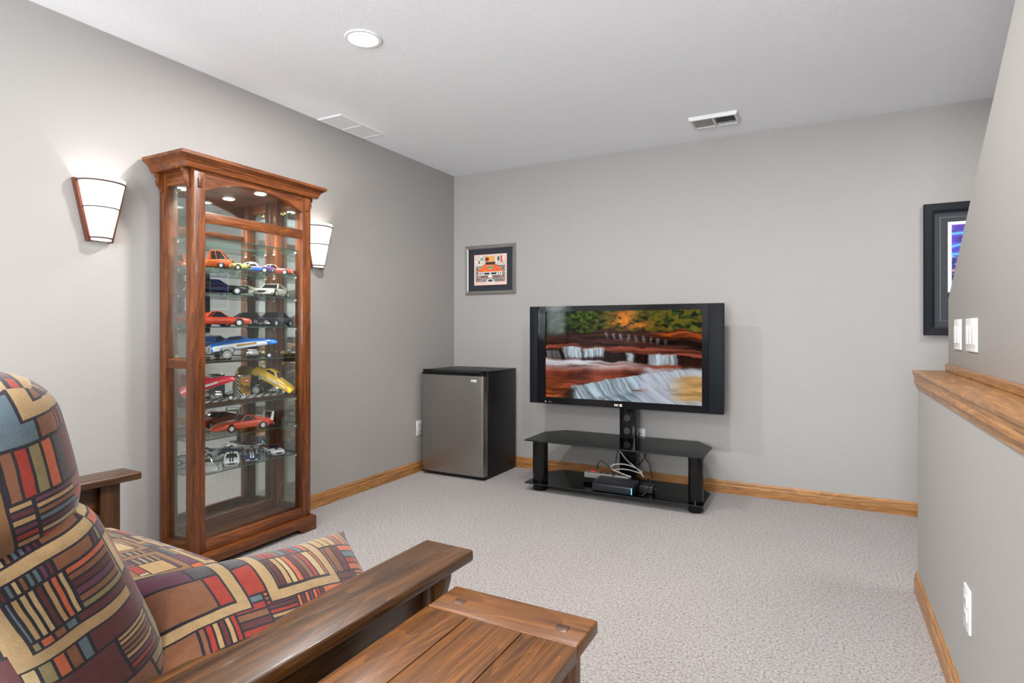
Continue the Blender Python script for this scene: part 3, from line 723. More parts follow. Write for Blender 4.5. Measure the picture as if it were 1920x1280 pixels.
# funny cars: a one-piece shell raised at an angle over a tube chassis
def funny(label, loc, alpha, colr, flank, pitch, L=.30, W=.104, lift=.028, lettering=None, group=G, hinge_rear=True):
    t = thing('model_drag_car', label, 'model car', loc, R(90) - alpha, group)
    top = [(-.5 * L, .055), (-.44 * L, .058), (-.30 * L, .060), (-.10 * L, .060), (.12 * L, .056), (.36 * L, .046), (.47 * L, .036), (.5 * L, .028)]
    rings = []
    for x in np.linspace(-.5 * L, .5 * L, 25):
        s = x / L; hw = W / 2 * (1 - .12 * max(0, (abs(s) - .3) / .2) ** 2); zt = interp(top, x)
        # wheel cut-outs raise the sill
        zb = .014 + (.022 * max(0, 1 - ((s + .27) / .085) ** 2) ** .5 if abs(s + .27) < .085 else 0)
        rings.append([(x, -hw * .96, zb), (x, -hw, zt * .5), (x, -hw * .92, zt * .88), (x, -hw * .6, zt), (x, 0, zt + .0015), (x, hw * .6, zt), (x, hw * .92, zt * .88), (x, hw, zt * .5), (x, hw * .96, zb)])
    shell = MB().rings(rings, False, False)
    so = shell.build('shell', colr, t, 0, True, angle=60)
    piv = -.30 * L if hinge_rear else .30 * L
    M4 = Matrix.Translation((piv, 0, lift)) @ Matrix.Rotation(-pitch, 4, 'Y') @ Matrix.Translation((-piv, 0, 0))
    hw = W / 2
    g = MB().add([(-.36 * L, -hw * .82, .058), (.10 * L, -hw * .82, .055), (-.03 * L, -hw * .6, .078), (-.20 * L, -hw * .6, .080), (-.36 * L, hw * .82, .058), (.10 * L, hw * .82, .055), (-.03 * L, hw * .6, .078), (-.20 * L, hw * .6, .080)],
                 [(0, 1, 2, 3), (5, 4, 7, 6), (1, 5, 6, 2), (4, 0, 3, 7), (3, 2, 6, 7)])
    parts = [so, g.build('cab', [colr], so, .002)]
    wn = MB()
    for sg in (-1, 1):
        wn.add([(-.26 * L, sg * (hw * .785), .0625), (.02 * L, sg * (hw * .80), .0605), (-.06 * L, sg * (hw * .665), .0745), (-.19 * L, sg * (hw * .655), .0755)], [(0, 1, 2, 3)])
    wn.add([(.095 * L, -hw * .70, .0585), (.095 * L, hw * .70, .0585), (-.015 * L, hw * .52, .0775), (-.015 * L, -hw * .52, .0775)], [(0, 1, 2, 3)])
    wo = wn.build('windows', WINDOW, so); wo.data.transform(Matrix.Translation((0, 0, .0006)))
    if flank is not None:
        fl = MB()
        for sg in (-1, 1):
            rr = []
            for x in np.linspace(-.47 * L, .34 * L, 18):
                s = x / L; h_ = W / 2 * (1 - .12 * max(0, (abs(s) - .3) / .2) ** 2); zt = interp(top, x)
                zb = .016 + (.024 * max(0, 1 - ((s + .27) / .095) ** 2) ** .5 if abs(s + .27) < .095 else 0)
                rr.append([(x, sg * (h_ * .97 + .0008), max(zb, zt * .22)), (x, sg * (h_ + .0008), zt * .5), (x, sg * (h_ * .965 + .0010), zt * .72)])
            fl.rings(rr, False, False)
        fl.build('flank', flank, so)
    if lettering:
        for sg in (-1, 1):
            MB().box(-.12 * L, .18 * L, sg * (hw + .0012) - .0004, sg * (hw + .0012) + .0004, .026, .036).build('flank_lettering', lettering, so)
    so.matrix_local = M4
    # chassis
    ch = MB()
    for sg in (-1, 1):
        ch.tube([(-.34 * L, sg * .020, .016), (.10 * L, sg * .018, .014), (.42 * L, sg * .010, .014)], .0022, 6)
        ch.tube([(-.20 * L, sg * .020, .016), (-.16 * L, sg * .018, .045), (.0, sg * .016, .042), (.08 * L, sg * .018, .016)], .0018, 6)
    for x in (-.34, -.2, .0, .2, .40): ch.tube([(x * L, -.018, .015), (x * L, .018, .015)], .0018, 6)
    ch.build('chassis', DARKGREY, t, 0, True)
    en = MB().box(.02 * L, .20 * L, -.014, .014, .012, .034).box(.04 * L, .18 * L, -.010, .010, .034, .046)
    for sg in (-1, 1):
        for k in range(4):
            x = (.05 + .04 * k) * L
            en.tube([(x, sg * .014, .028), (x - .004, sg * .026, .024), (x - .012, sg * .030, .014)], .0022, 6)
    en.build('engine', CHROME, t, .0008)
    for sg in (-1, 1):
        wheel(t, -.27 * L, sg * (hw - .012), .0225, .026, True)
        wheel(t, .36 * L, sg * .034, .0135, .009)
    return t
funny('blue and white model drag car with its shell raised at the nose', (.140, -2.175, SHELF[4] + .0004), R(35), C_BL, C_W2, R(8), L=.315, lettering=plain('gold_lettering', lin((168, 128, 60)), .4))
# diorama base with can, red and yellow drag cars
YB0, YB1 = -2.475, -1.905
dio = thing('diorama_base', 'dark wooden display base with a chequered top under the drag cars', 'display base', (.14, -2.19, SHELF[5])); A = At(dio)
zb = SHELF[5] + .0004
wb_ = MB(); o0 = [(.045, YB0), (.238, YB0), (.238, YB1), (.045, YB1)]; o1 = [(.057, YB0 + .012), (.226, YB0 + .012), (.226, YB1 - .012), (.057, YB1 - .012)]
wb_.rings([[(*p, zb) for p in o0], [(*p, zb + .006) for p in o0], [(*p, zb + .018) for p in o1]])
A.part('plinth', wb_, wood('walnut', lin((40, 22, 14)), lin((86, 52, 36)), 'y'))
nx_, ny_ = 7, 22; chk = MB()
for i in range(nx_):
    for j in range(ny_):
        x0 = .059 + i * (.165 / nx_); y0 = YB0 + .015 + j * ((YB1 - YB0 - .03) / ny_)
        chk.add([(x0, y0, zb + .0188), (x0 + .165 / nx_, y0, zb + .0188), (x0 + .165 / nx_, y0 + (YB1 - YB0 - .03) / ny_, zb + .0188), (x0, y0 + (YB1 - YB0 - .03) / ny_, zb + .0188)], [(0, 1, 2, 3)], (i + j) % 2)
A.part('chequered_top', chk, [WHITE, SATIN])
zt = zb + .0192
def oil_can():
    cx, cy, rr, hh = .125, -2.185, .043, .106
    t = thing('oil_can', 'gold and chequered round oil can between the red and yellow drag cars', 'oil can', (cx, cy, zt)); A = At(t)
    GOLD = plain('can_gold', lin((186, 146, 62)), .3, .6)
    n = 36; m = MB(); rows = 11
    # facing direction of the print
    fa = math.atan2(-.55, .83)
    for k in range(rows):
        for i in range(n):
            a0, a1 = 2 * math.pi * i / n, 2 * math.pi * (i + 1) / n; z0, z1 = zt + hh * k / rows, zt + hh * (k + 1) / rows
            am = (a0 + a1) / 2; da = (am - fa - .62 + math.pi) % (2 * math.pi) - math.pi; q = (k + .5) / rows
            shield = abs(da) < 1.02 * (1 if q > .55 else math.sqrt(max(0, 1 - ((.55 - q) / .45) ** 2)))
            mi = 0 if shield else 1 + (i + k) % 2
            m.add([(cx + rr * math.cos(a0), cy + rr * math.sin(a0), z0), (cx + rr * math.cos(a1), cy + rr * math.sin(a1), z0), (cx + rr * math.cos(a1), cy + rr * math.sin(a1), z1), (cx + rr * math.cos(a0), cy + rr * math.sin(a0), z1)], [(0, 1, 2, 3)], mi)
    A.part('can_wall', m, [GOLD, WHITE, plain('can_black', (.012, .014, .03), .35)], smooth=True)
    A.part('lid', MB().lathe([(.001, zt + hh - .003), (rr - .003, zt + hh - .003), (rr - .001, zt + hh + .002), (rr + .001, zt + hh), (rr, zt + hh - .002)], (cx, cy, 0), n=32), CHROME, smooth=True)
    A.part('rim', MB().lathe([(rr, zt), (rr + .001, zt + .0015), (rr, zt + .003)], (cx, cy, 0), n=32, caps=False), CHROME, smooth=True)
    la = fa + .36
    def on(an, h_): return (cx - t.location.x + (rr + .0012) * math.cos(an), cy - t.location.y + (rr + .0012) * math.sin(an), h_)
    rot = (R(90), R(8), la + R(90))
    text_mesh('lettering', 'Racing', .026, SATIN, t, on(la, hh * .52), rot, .0008, shear=.25, font_scale_x=.85)
    text_mesh('lettering', 'Oil', .026, SATIN, t, on(la + .05, hh * .33), rot, .0008, shear=.25, font_scale_x=.85)
    ov = MB().lathe([(.0001, .0010), (.017, .0008), (.017, -.001)], (0, 0, 0), 'x', 24); ob = ov.build('oval_emblem', plain('emblem_red', lin((188, 30, 36)), .35), t)
    ob.location = on(la + .12, hh * .80); ob.rotation_euler = (0, 0, la + .12); ob.scale = (1, 1, .55)
    o2 = MB().lathe([(.0001, .0016), (.012, .0014), (.012, .0008)], (0, 0, 0), 'x', 24).build('oval_center', WHITE, ob); o2.scale = (1, 1, .5)
oil_can()
funny('crimson model drag car with raised shell beside the oil can', (.150, -2.375, zt), R(38), C_R2, None, R(17), L=.245, W=.09, lettering=WHITE)
def rear_flip():
    t = funny('yellow model drag car with its shell tipped up at the tail', (.135, -2.010, zt), R(62), C_YW, None, R(-27), L=.235, W=.088, lift=.012, hinge_rear=False, lettering=WHITE)
rear_flip()

# ------------------------------------------------------------------ mini fridge
fr = thing('mini_fridge', 'black compact fridge with stainless steel door in the corner', 'fridge', (.335, -.28, 0)); A = At(fr)
A.part('body', MB().box(.055, .616, -.470, -.030, .012, .795), SATIN, .006)
A.part('top_panel', MB().box(.053, .618, -.475, -.028, .795, .806), SATIN, .003)
dp = MB(); sec = []
for (x, y) in ((.056, -.476), (.056, -.520), (.062, -.531), (.070, -.534), (.596, -.534), (.608, -.531), (.614, -.520), (.614, -.476)): sec.append((x, y))
door = A.part('door', MB().prism(sec[::-1], 'z', .030, .772), STEEL, smooth=True)
A.part('door_top_trim', MB().box(.055, .616, -.533, -.474, .772, .790), BLACK, .004, parent=None)
A.part('door_handle', MB().box(.075, .600, -.537, -.500, .790, .802).box(.055, .616, -.520, -.474, .790, .800), BLACK, .004)
A.part('door_bottom_trim', MB().box(.056, .615, -.533, -.474, .018, .030), BLACK, .002)
A.part('hinge_cover', MB().box(.060, .115, -.530, -.470, .800, .811), BLACK, .004)
A.part('hinge_cover', MB().box(.560, .610, -.515, -.470, .806, .812), BLACK, .003)
b_ = A.part('badge', MB().box(.506, .552, -.5365, -.533, .728, .744), plain('badge_white', (.75, .75, .74), .3), .001)
A.part('badge_lettering', MB().box(.510, .545, -.5372, -.5362, .734, .738), DARKGREY)
for x in (.09, .58):
    for y in (-.44, -.06): A.part('foot', MB().lathe([(.016, 0), (.016, .013)], (x, y, 0), n=12), SATIN)

# ------------------------------------------------------------------ television and stand
st = thing('tv_stand', 'black television stand with two smoked glass shelves and a central column', 'tv stand', (1.59, -.36, 0)); A = At(st)
poly_u = [(.988, -.612), (2.192, -.618), (2.183, -.286), (2.070, -.116), (1.096, -.120), (.982, -.262)]
poly_l = [(.988, -.604), (2.182, -.604), (2.176, -.30), (2.070, -.150), (1.096, -.150), (.988, -.27)]
A.part('glass_shelf', MB().prism(poly_u, 'z', .349, .357, 0, 1), [SMOKED, EDGE_DARK])
A.part('glass_shelf', MB().prism(poly_l, 'z', .054, .062, 0, 1), [SMOKED, EDGE_DARK])
for x, hwid in ((1.062, .053), (2.122, .046)):
    ring = [(x + hwid * math.cos(a) , -.505 + .055 * math.sin(a)) for a in np.linspace(0, 2 * math.pi, 33)[:-1]]
    A.part('leg', MB().rings([[(*p, 0) for p in ring], [(*p, .340) for p in ring]]), BLACK, smooth=True)
    ring2 = [((p[0] - x) * .78 + x, (p[1] + .505) * .78 - .505) for p in ring]
    A.part('leg_cap', MB().rings([[(*p, .340) for p in ring2], [(*p, .349) for p in ring2]]), CHROME, smooth=True)
A.part('column', MB().box(1.540, 1.660, -.215, -.150, .004, .98), BLACK, .012)
A.part('column_foot', MB().box(1.46, 1.74, -.26, -.13, 0, .012), SATIN, .003)
for zc in (.405, .495):
    A.part('cable_port', MB().lathe([(.024, -.2155), (.024, -.218), (.019, -.2185), (.017, -.2165), (.001, -.2165)], (1.597, 0, zc), 'y', 24), DARKGREY, smooth=True)
A.part('mount_plate', MB().box(1.38, 1.82, -.214, -.2005, .80, 1.10), SATIN, .003)
tv = thing('television', 'large flat television with side speakers showing a waterfall landscape', 'television', (1.565, -.26, .575)); A = At(tv)
TX0, TX1, TZ0, TZ1, TY = .878, 2.254, .574, 1.288, -.300
A.part('cabinet', MB().box(TX0 + .06, TX1 - .06, TY + .016, -.216, TZ0 + .01, TZ1 - .01), SATIN, .01)
SX0, SX1, SZ0, SZ1 = 1.004, 2.121, .622, 1.249
bz = MB()
bz.box(TX0 + .066, SX0, TY, TY + .02, TZ0, TZ1).box(SX1, TX1 - .094, TY, TY + .02, TZ0, TZ1).box(SX0, SX1, TY, TY + .02, SZ1, TZ1).box(SX0, SX1, TY, TY + .02, TZ0, SZ0)
A.part('bezel', bz, BLACK)
for x0, x1 in ((TX0, TX0 + .064), (TX1 - .092, TX1)):
    A.part('speaker', MB().box(x0, x1, TY - .004, TY + .05, TZ0, TZ1), plain('speaker_cloth', (.006, .008, .010), .6, 0, .15), .003)
def falls(u, v):
    c = np.zeros(u.shape + (3,)); A_ = lambda r, g, b: np.array([r, g, b], float)
    def put(mask, col):
        m = np.clip(mask, 0, 1)[..., None]; c[:] = c * (1 - m) + col * m
    sm = lambda a, b, x: np.clip((x - a) / (b - a), 0, 1) ** 2 * (3 - 2 * np.clip((x - a) / (b - a), 0, 1))
    u0_, v0_ = u, v
    u = np.clip(u + .035 * (vnoise(u0_, v0_, 9, 9, 81, 4) - .5), 0, 1); v = np.clip(v + .055 * (vnoise(u0_, v0_, 11, 7, 91, 5) - .5), 0, 1)
    n1 = vnoise(u, v, 14, 9, 1, 5); n2 = vnoise(u, v, 5, 40, 7, 3); n3 = vnoise(u, v, 90, 4, 11, 3); n4 = vnoise(u, v, 26, 26, 21, 3)
    n5 = vnoise(u, v, 48, 40, 23, 3); leaf = np.clip(n5 * .8 + n4 * .5 - .42, 0, 1)[..., None] * A_(150, 170, 52) + A_(10, 18, 5)
    put(np.ones_like(u), leaf)
    glow = np.exp(-((u - .52) / .10) ** 2 - ((v - .06) / .15) ** 2) + .8 * np.exp(-((u - .66) / .13) ** 2 - ((v - .15) / .06) ** 2)
    put(glow * np.clip(2.6 * n4 - .55, 0, 1), A_(240, 138, 48) * (.45 + .8 * n1)[..., None]); put(.8 * sm(.55, .9, u) * (1 - sm(.2, .28, v)) * (n4 > .5), A_(110, 92, 24))
    put(.55 * sm(.22, .0, u) * (1 - sm(.2, .3, v)), A_(16, 22, 12))
    bank = sm(.20, .24, v + (n1 - .5) * .08 - .03 * sm(.7, 0, u))
    put(bank, (n2 - .25)[..., None] * A_(110, 62, 48) + A_(18, 10, 10))
    put(bank * sm(.66, .80, u) * (1 - sm(.28, .34, v - .04 * (u - .8))), (n2)[..., None] * A_(250, 110, 44))
    ledge = sm(.36, .38, v - .05 * u + (n1 - .5) * .03) * (1 - sm(.42, .44, v - .07 * u))
    put(ledge, (n2 + .2)[..., None] * A_(170, 84, 62))
    put(.9 * sm(.42, .44, v - .07 * u) * (1 - sm(.53, .56, v - .06 * u)), (n3)[..., None] * A_(60, 36, 30))
    water = A_(190, 206, 216)
    def fall(u0, u1, v0, v1, k=1.0):
        m = sm(u0 - .012, u0 + .01, u) * (1 - sm(u1 - .01, u1 + .012, u)) * sm(v0 - .01, v0 + .015, v) * (1 - sm(v1 - .03, v1 + .03, v))
        put(m * k * (.25 + 1.1 * n3), water)
    fall(0, .10, .45, .55, .45); fall(.13, .26, .41, .55); fall(.27, .40, .41, .53); fall(.55, .59, .47, .58, .8); fall(.68, .76, .47, .60); fall(.74, .85, .47, .63, .9)
    for k in range(9): fall(.42 + .045 * k, .43 + .045 * k, .24 + .008 * k, .31 + .006 * k, .7)
    pool = sm(.54, .57, v - .04 * u)
    put(pool, (n2 * .7 + n1 * .4)[..., None] * A_(176, 84, 60) + A_(10, 4, 2))
    sw = vnoise(u + v * .6, v * 1.0, 5, 30, 31, 3)
    put(pool * (1 - sm(.60, .70, v)) * (1 - sm(.55, .75, u)) * (.15 + 1.2 * sw), A_(205, 208, 216))
    put(pool * .9 * sm(.25, 0, u) * sm(.70, .95, v), (n2 + .25)[..., None] * A_(190, 96, 44))
    edge = .86 - .44 * (u - .18) + .16 * (u - .18) ** 2                  # lip of the diagonal cascade
    dv = v - edge
    run = sm(.16, .20, u) * sm(0, .012, dv)
    put(run, n1[..., None] * A_(70, 66, 60) + A_(22, 22, 20))
    lean = vnoise(np.clip(u - .35 * dv, 0, 1), v, 80, 3, 41, 3)
    put(run * (1 - sm(.17, .26, dv)) * (.15 + 1.15 * lean), A_(182, 204, 218))
    flow = vnoise(np.clip(u - .9 * (v - .6), 0, 1), v * .4, 34, 3, 51, 3)
    put(run * sm(.15, .24, dv) * sm(.30, .42, u), (.35 + .8 * flow)[..., None] * A_(170, 192, 208))
    slab_ = sm(.44, .47, u) * (1 - sm(.69, .70, u - (v - .93) * .35)) * sm(.0, .02, v - (.92 - .34 * (u - .44))) * (1 - sm(0, .015, v - (.86 + .12 * (u - .44))))
    put(slab_ * run, (n2 * .6 + .45)[..., None] * A_(150, 78, 70))
    rt = sm(.62, .70, u + .10 * v - .05) * sm(.60, .64, v)
    put(rt * (.35 + .9 * flow), A_(186, 190, 202))
    put(rt * sm(.78, .92, u) * sm(.68, .74, v) * (1 - sm(.92, 1.0, v)), (n2 * .5 + .62)[..., None] * A_(212, 166, 104))
    put(.8 * sm(.85, .9, u) * sm(.50, .54, v) * (1 - sm(.60, .66, v)), A_(44, 24, 18))
    put(.75 * sm(.07, .16, u) * sm(.0, .02, v - (1.06 - .95 * u)) * (1 - sm(.18, .22, u)), A_(34, 28, 26))
    return c
scr = picture('screen', SX1 - SX0, SZ1 - SZ0, 330, 190, falls, printed('screen_picture', True), tv, ((SX0 + SX1) / 2 - 1.565, TY + .012 + .26, (SZ0 + SZ1) / 2 - .575))
def tvp(px, py): p = on_y(px, py, TY); return (p.x - 1.565, TY - .0006 + .26, p.z - .575)
lg = MB()
for x0, x1, z0, z1 in ((-.026, -.020, -.008, .008), (-.012, -.006, -.008, .008), (-.020, -.012, -.002, .002), (.001, .004, -.008, .008), (.012, .017, -.008, .008), (.017, .028, .004, .008), (.017, .026, -.002, .002), (.017, .028, -.008, -.004)):
    lg.box(x0, x1, -.0004, .0004, z0, z1)
lg.build('maker_lettering', plain('logo_silver', (.75, .74, .7), .3), tv).location = tvp(1159, 759.5)
MB().lathe([(.0001, -.0012), (.0035, -.0008), (.0035, 0)], (0, 0, 0), 'y', 10).build('power_indicator', emission('indicator_pink', (1, .45, .5), 2), tv).location = tvp(1023, 752)
MB().box(-.011, .011, -.0005, .0005, -.0014, .0014).build('model_lettering', plain('logo_grey', (.3, .3, .3), .4), tv).location = tvp(1031, 752.6)

bx = thing('set_top_box', 'black set-top box with a blue light on the lower glass shelf', 'set-top box', (1.61, -.50, .0624)); A = At(bx)
BZ = .0626
A.part('case', MB().prism([(-.590, BZ + .002), (-.590, BZ + .044), (-.570, BZ + .058), (-.430, BZ + .064), (-.430, BZ + .002)], 'x', 1.476, 1.746), plain('box_black', (.012, .014, .020), .3), .003)
A.part('indicator', MB().box(1.738, 1.742, -.5925, -.589, BZ + .006, BZ + .046), emission('indicator_blue', (.10, .55, 1), 2.2))
ps = thing('power_strip', 'grey power strip with a red switch behind the set-top box', 'power strip', (1.50, -.385, BZ)); A = At(ps)
A.part('housing', MB().box(1.350, 1.665, -.408, -.350, BZ + .030, BZ + .070), plain('strip_grey', (.30, .29, .27), .4), .006)
A.part('base', MB().box(1.346, 1.669, -.412, -.346, BZ, BZ + .034), SATIN, .004)
A.part('switch', MB().box(1.392, 1.416, -.392, -.366, BZ + .0695, BZ + .075), emission('switch_red', (.9, .03, .06), .6), .002)
for k in range(5): A.part('socket', MB().box(1.455 + .042 * k, 1.480 + .042 * k, -.394, -.364, BZ + .0695, BZ + .071), SATIN, .001)
ad = thing('power_adapter', 'black power adapter lying to the right of the set-top box', 'adapter', (1.80, -.46, BZ)); A = At(ad)
A.part('case', MB().box(1.765, 1.850, -.500, -.420, BZ, BZ + .050), plain('adapter_black', (.012, .012, .013), .35), .006)
A.part('lead_collar', MB().lathe([(.006, 1.848), (.004, 1.868)], (0, -.46, BZ + .025), 'x', 10), SATIN, smooth=True)
def smooth_path(pts, n=10):
    P = [Vector(p) for p in pts]; P = [P[0] * 2 - P[1]] + P + [P[-1] * 2 - P[-2]]; out = []
    for i in range(1, len(P) - 2):
        for k in range(n):
            t_ = k / n; a, b, c, d = P[i - 1], P[i], P[i + 1], P[i + 2]
            out.append(.5 * ((2 * b) + (c - a) * t_ + (2 * a - 5 * b + 4 * c - d) * t_ ** 2 + (3 * b - a - 3 * c + d) * t_ ** 3))
    return out + [P[-2]]
def cable(label, pts, r, mat, plug=None):
    pp = [on_y(*p) for p in pts]
    for p in pp:
        if p.y < -.16 and p.z < .0668 + r: p.z = .0668 + r       # rests on the lower glass shelf
    c0 = pp[0]; t = thing('cable', label, 'cable', c0); A = At(t)
    A.part('cord', MB().tube(smooth_path(pp), r, 8), mat, smooth=True)
    if plug: A.part('plug', MB().lathe([(.004, .02), (.006, .012), (.009, 0), (.009, -.012)], tuple(pp[0]), 'z', 10), mat, smooth=True)
    return t
CW, CB = plain('cord_white', (.62, .62, .60), .4), plain('cord_black', (.012, .012, .013), .4)
cable('white cable looping over the set-top box', [(1163, 846, -.24), (1175, 862, -.28), (1188, 873, -.33), (1200, 884, -.38), (1206, 893, -.42)], .0042, CW)
cable('white cable curling in a wide loop behind the set-top box', [(1183, 894, -.46), (1160, 885, -.42), (1146, 878, -.39), (1150, 871, -.36), (1170, 870, -.35), (1190, 876, -.36), (1204, 885, -.42)], .0042, CW)
cable('white cable running along the top of the power strip', [(1152, 880, -.34), (1166, 879, -.335), (1185, 882, -.34), (1205, 889, -.40)], .0038, CW)
cable('thin black power cord plugged into the power strip', [(1120.5, 875.5, -.38), (1121, 870, -.38), (1126, 864, -.38), (1136, 869, -.39), (1146, 880, -.40), (1150, 893, -.43)], .0030, CB, True)
cable('thin black cord hanging from the upper shelf', [(1159, 843, -.19), (1156, 856, -.20), (1154.5, 868, -.25), (1154, 878, -.31), (1156, 888, -.36)], .0030, CB)
cable('black cord from the wall outlet crossing behind the column', [(1199, 812, -.012), (1196, 820, -.03), (1188, 826, -.06), (1182, 834, -.08)], .0032, CB)
cable('black cord hanging right of the column towards the floor', [(1205, 846, -.13), (1211, 860, -.14), (1218, 872, -.145), (1222, 890, -.145), (1223, 897, -.145)], .0042, CB)
cable('black cord crossing left behind the column', [(1213, 845, -.12), (1208, 858, -.115), (1200, 868, -.11), (1193, 876, -.11)], .0034, CB)
cable('black cord draped over the lower shelf beside the adapter', [(1213, 898, -.46), (1220, 900, -.45), (1218, 912, -.50), (1208, 926, -.56), (1203, 930, -.57)], .0036, CB)

# ------------------------------------------------------------------ pictures on the back wall
def frame_ring(x0, x1, z0, z1, wd, y0, y1):
    m = MB()
    def rr(i, y): return [(x0 + i, y, z0 + i), (x1 - i, y, z0 + i), (x1 - i, y, z1 - i), (x0 + i, y, z1 - i)]
    m.rings([rr(0, y1), rr(0, y0 + .004), rr(.004, y0), rr(wd * .8, y0 + .003), rr(wd, y0 + .007), rr(wd, y1)], True, False)
    return m
pic = thing('framed_car_picture', 'small silver-framed picture of an orange car with a black mat', 'picture', (.366, -.001, 1.41)); A = At(pic)
A.part('frame', frame_ring(.126, .606, 1.412, 1.822, .030, -.024, -.001), plain('pewter', (.36, .345, .32), .3, .9))
A.part('mat', MB().box(.154, .578, -.008, -.006, 1.440, 1.794), plain('mat_black', (.012, .015, .022), .7))
def car_art(u, v):
    c = np.zeros(u.shape + (3,)); c[:] = (218, 186, 176)
    def put(m, col): c[m] = col
    inn = (u > .05) & (u < .95) & (v > .05) & (v < .90)
    n = vnoise(u, v, 20, 20, 5, 3)
    put(inn, (0, 0, 0)); k = inn & (v < .37); c[k] = np.array((206, 200, 190)) * (.75 + .4 * n[k])[:, None]
    k = inn & (v >= .37); c[k] = np.array((132, 122, 116)) * (.55 + .85 * n[k])[:, None]
    put((u > .33) & (u < .64) & (v > .06) & (v < .27), (216, 156, 92)); put(((u - .40) ** 2 + ((v - .16) * 1.0) ** 2) < .004, (120, 40, 36))
    put((u > .13) & (u < .18) & (v > .2) & (v < .29), (112, 50, 34)); put((u > .2) & (u < .28) & (v > .1) & (v < .18), (120, 140, 146))
    put((u > .72) & (u < .78) & (v > .08) & (v < .22), (40, 70, 62)); put((u > .80) & (u < .87) & (v > .06) & (v < .28), (214, 84, 66))
    hw = .19 + .20 * np.clip((v - .33) / .23, 0, 1)
    k = (np.abs(u - .5) < hw) & (v > .33) & (v < .57); c[k] = np.array((226, 104, 48)) * (.7 + .55 * n[k])[:, None]
    put((np.abs(u - .5) < .15) & (v > .25) & (v < .34), (64, 44, 40)); put((np.abs(u - .5) < .09) & (v > .36) & (v < .48), (170, 150, 116)); put((np.abs(u - .5) < .08) & (v > .40) & (v < .43), (60, 54, 50))
    put((np.abs(u - .5) < .36) & (v > .575) & (v < .68), (222, 222, 216)); put((np.abs(u - .5) < .335) & (v > .595) & (v < .665), (24, 38, 52)); put((np.abs(u - .5) < .02) & (v > .58) & (v < .68), (206, 206, 200))
    for q in (-.28, -.21, .21, .28): put(((u - .5 - q) ** 2 + (v - .63) ** 2) < .0007, (225, 225, 225))
    put((np.abs(u - .5) < .30) & (v > .69) & (v < .75), (126, 84, 66)); put((np.abs(u - .5) < .06) & (v > .685) & (v < .76), (226, 220, 210))
    put(((u - .5) / .11) ** 2 + ((v - .86) / .06) ** 2 < 1, (236, 236, 232)); put(((u - .5) / .085) ** 2 + ((v - .86) / .042) ** 2 < 1, (48, 74, 92))
    return c
picture('print', .314, .256, 110, 90, car_art, printed('car_print'), pic, (0, -.0090 + .001, .2072)).scale = (1, 1, 1)
pb = thing('framed_blue_picture', 'large black-framed blue and purple picture beyond the stair wall', 'picture', (3.62, -.001, 1.085)); A = At(pb)
BX0, BX1, BZ0_, BZ1_ = 3.340, 3.900, 1.086, 1.856
A.part('frame', frame_ring(BX0, BX1, BZ0_, BZ1_, .050, -.040, -.001), plain('frame_black', (.006, .008, .011), .5, 0, .2))
A.part('outer_mat', MB().box(BX0 + .045, BX1 - .045, -.012, -.009, BZ0_ + .045, BZ1_ - .045), plain('mat_charcoal', (.035, .04, .048), .8))
q = .078
A.part('white_line', frame_ring(BX0 + q, BX1 - q, BZ0_ + q, BZ1_ - q, .005, -.0128, -.0118), WHITE)
A.part('inner_border', MB().box(BX0 + .118, BX1 - .118, -.0130, -.0118, BZ0_ + .25, BZ1_ - .110), plain('mat_white', (.8, .8, .84), .7))
def blue_art(u, v):
    n = vnoise(u, v, 7, 9, 61, 4); m = vnoise(u, v, 30, 34, 71, 2); c = np.zeros(u.shape + (3,))
    c[:] = (1 - v)[..., None] * np.array((92, 50, 190)) + v[..., None] * np.array((24, 56, 140)); c *= (.4 + 1.1 * n)[..., None]
    for k, (a, b) in enumerate(((.34, -.22), (.14, -.03), (.46, -.05))):
        g = np.exp(-((v - (a + b * u)) / .022) ** 2)[..., None]; c = c * (1 - g) + np.array((90, 190, 240)) * g
    k = (v > .52) & (v < .74) & (m > .58); c[k] = (206, 108, 60)
    k = (v > .45) & (m > .66); c[k] = (150, 176, 214)
    k = (v > .72) & (m < .42); c[k] = (20, 22, 40)
    return c
picture('print', .288, .374, 70, 90, blue_art, printed('blue_print'), pb, (0, -.0138 + .001, (BZ0_ + .265 + BZ1_ - .125) / 2 - 1.085))

# ------------------------------------------------------------------ outlets and switches
def plate(name, label, cat, origin, axis_u, axis_n, wd, ht, build):
    """u: horizontal direction on the wall, n: outward normal"""
    t = thing(name, label, cat, origin); u = Vector(axis_u); n = Vector(axis_n); up = Vector((0, 0, 1))
    def blk(pn, u0, u1, z0, z1, n0, n1, mat, bev=.0012):
        m = MB(); m.box(u0, u1, n0, n1, z0, z1); o = m.build(pn, mat, t, bev)
        o.data.transform(Matrix(((u.x, n.x, 0, 0), (u.y, n.y, 0, 0), (0, 0, 1, 0), (0, 0, 0, 1))))
        bm = bmesh.new(); bm.from_mesh(o.data); bmesh.ops.recalc_face_normals(bm, faces=bm.faces); bm.to_mesh(o.data); bm.free(); return o
    blk('cover_plate', -wd / 2, wd / 2, -ht / 2, ht / 2, 0, .006, WHITE, .002); build(blk); return t
def duplex(blk):
    for zc in (-.020, .020):
        blk('receptacle', -.016, .016, zc - .014, zc + .014, .005, .0085, plain('receptacle_white', (.58, .58, .57), .35))
        for q in (-.006, .006): blk('slot', q - .0012, q + .0012, zc - .004, zc + .006, .0080, .0089, SATIN, 0)
def rockers(n):
    def f(blk):
        for k in range(n):
            c = (k - (n - 1) / 2) * .046
            blk('rocker', c - .016, c + .016, -.033, .033, .005, .010, plain('rocker_white', (.68, .68, .67), .3))
            blk('dimmer_slot', c - .012, c + .012, -.044, -.041, .0055, .0064, plain('slot_grey', (.25, .25, .25), .5), 0)
    return f
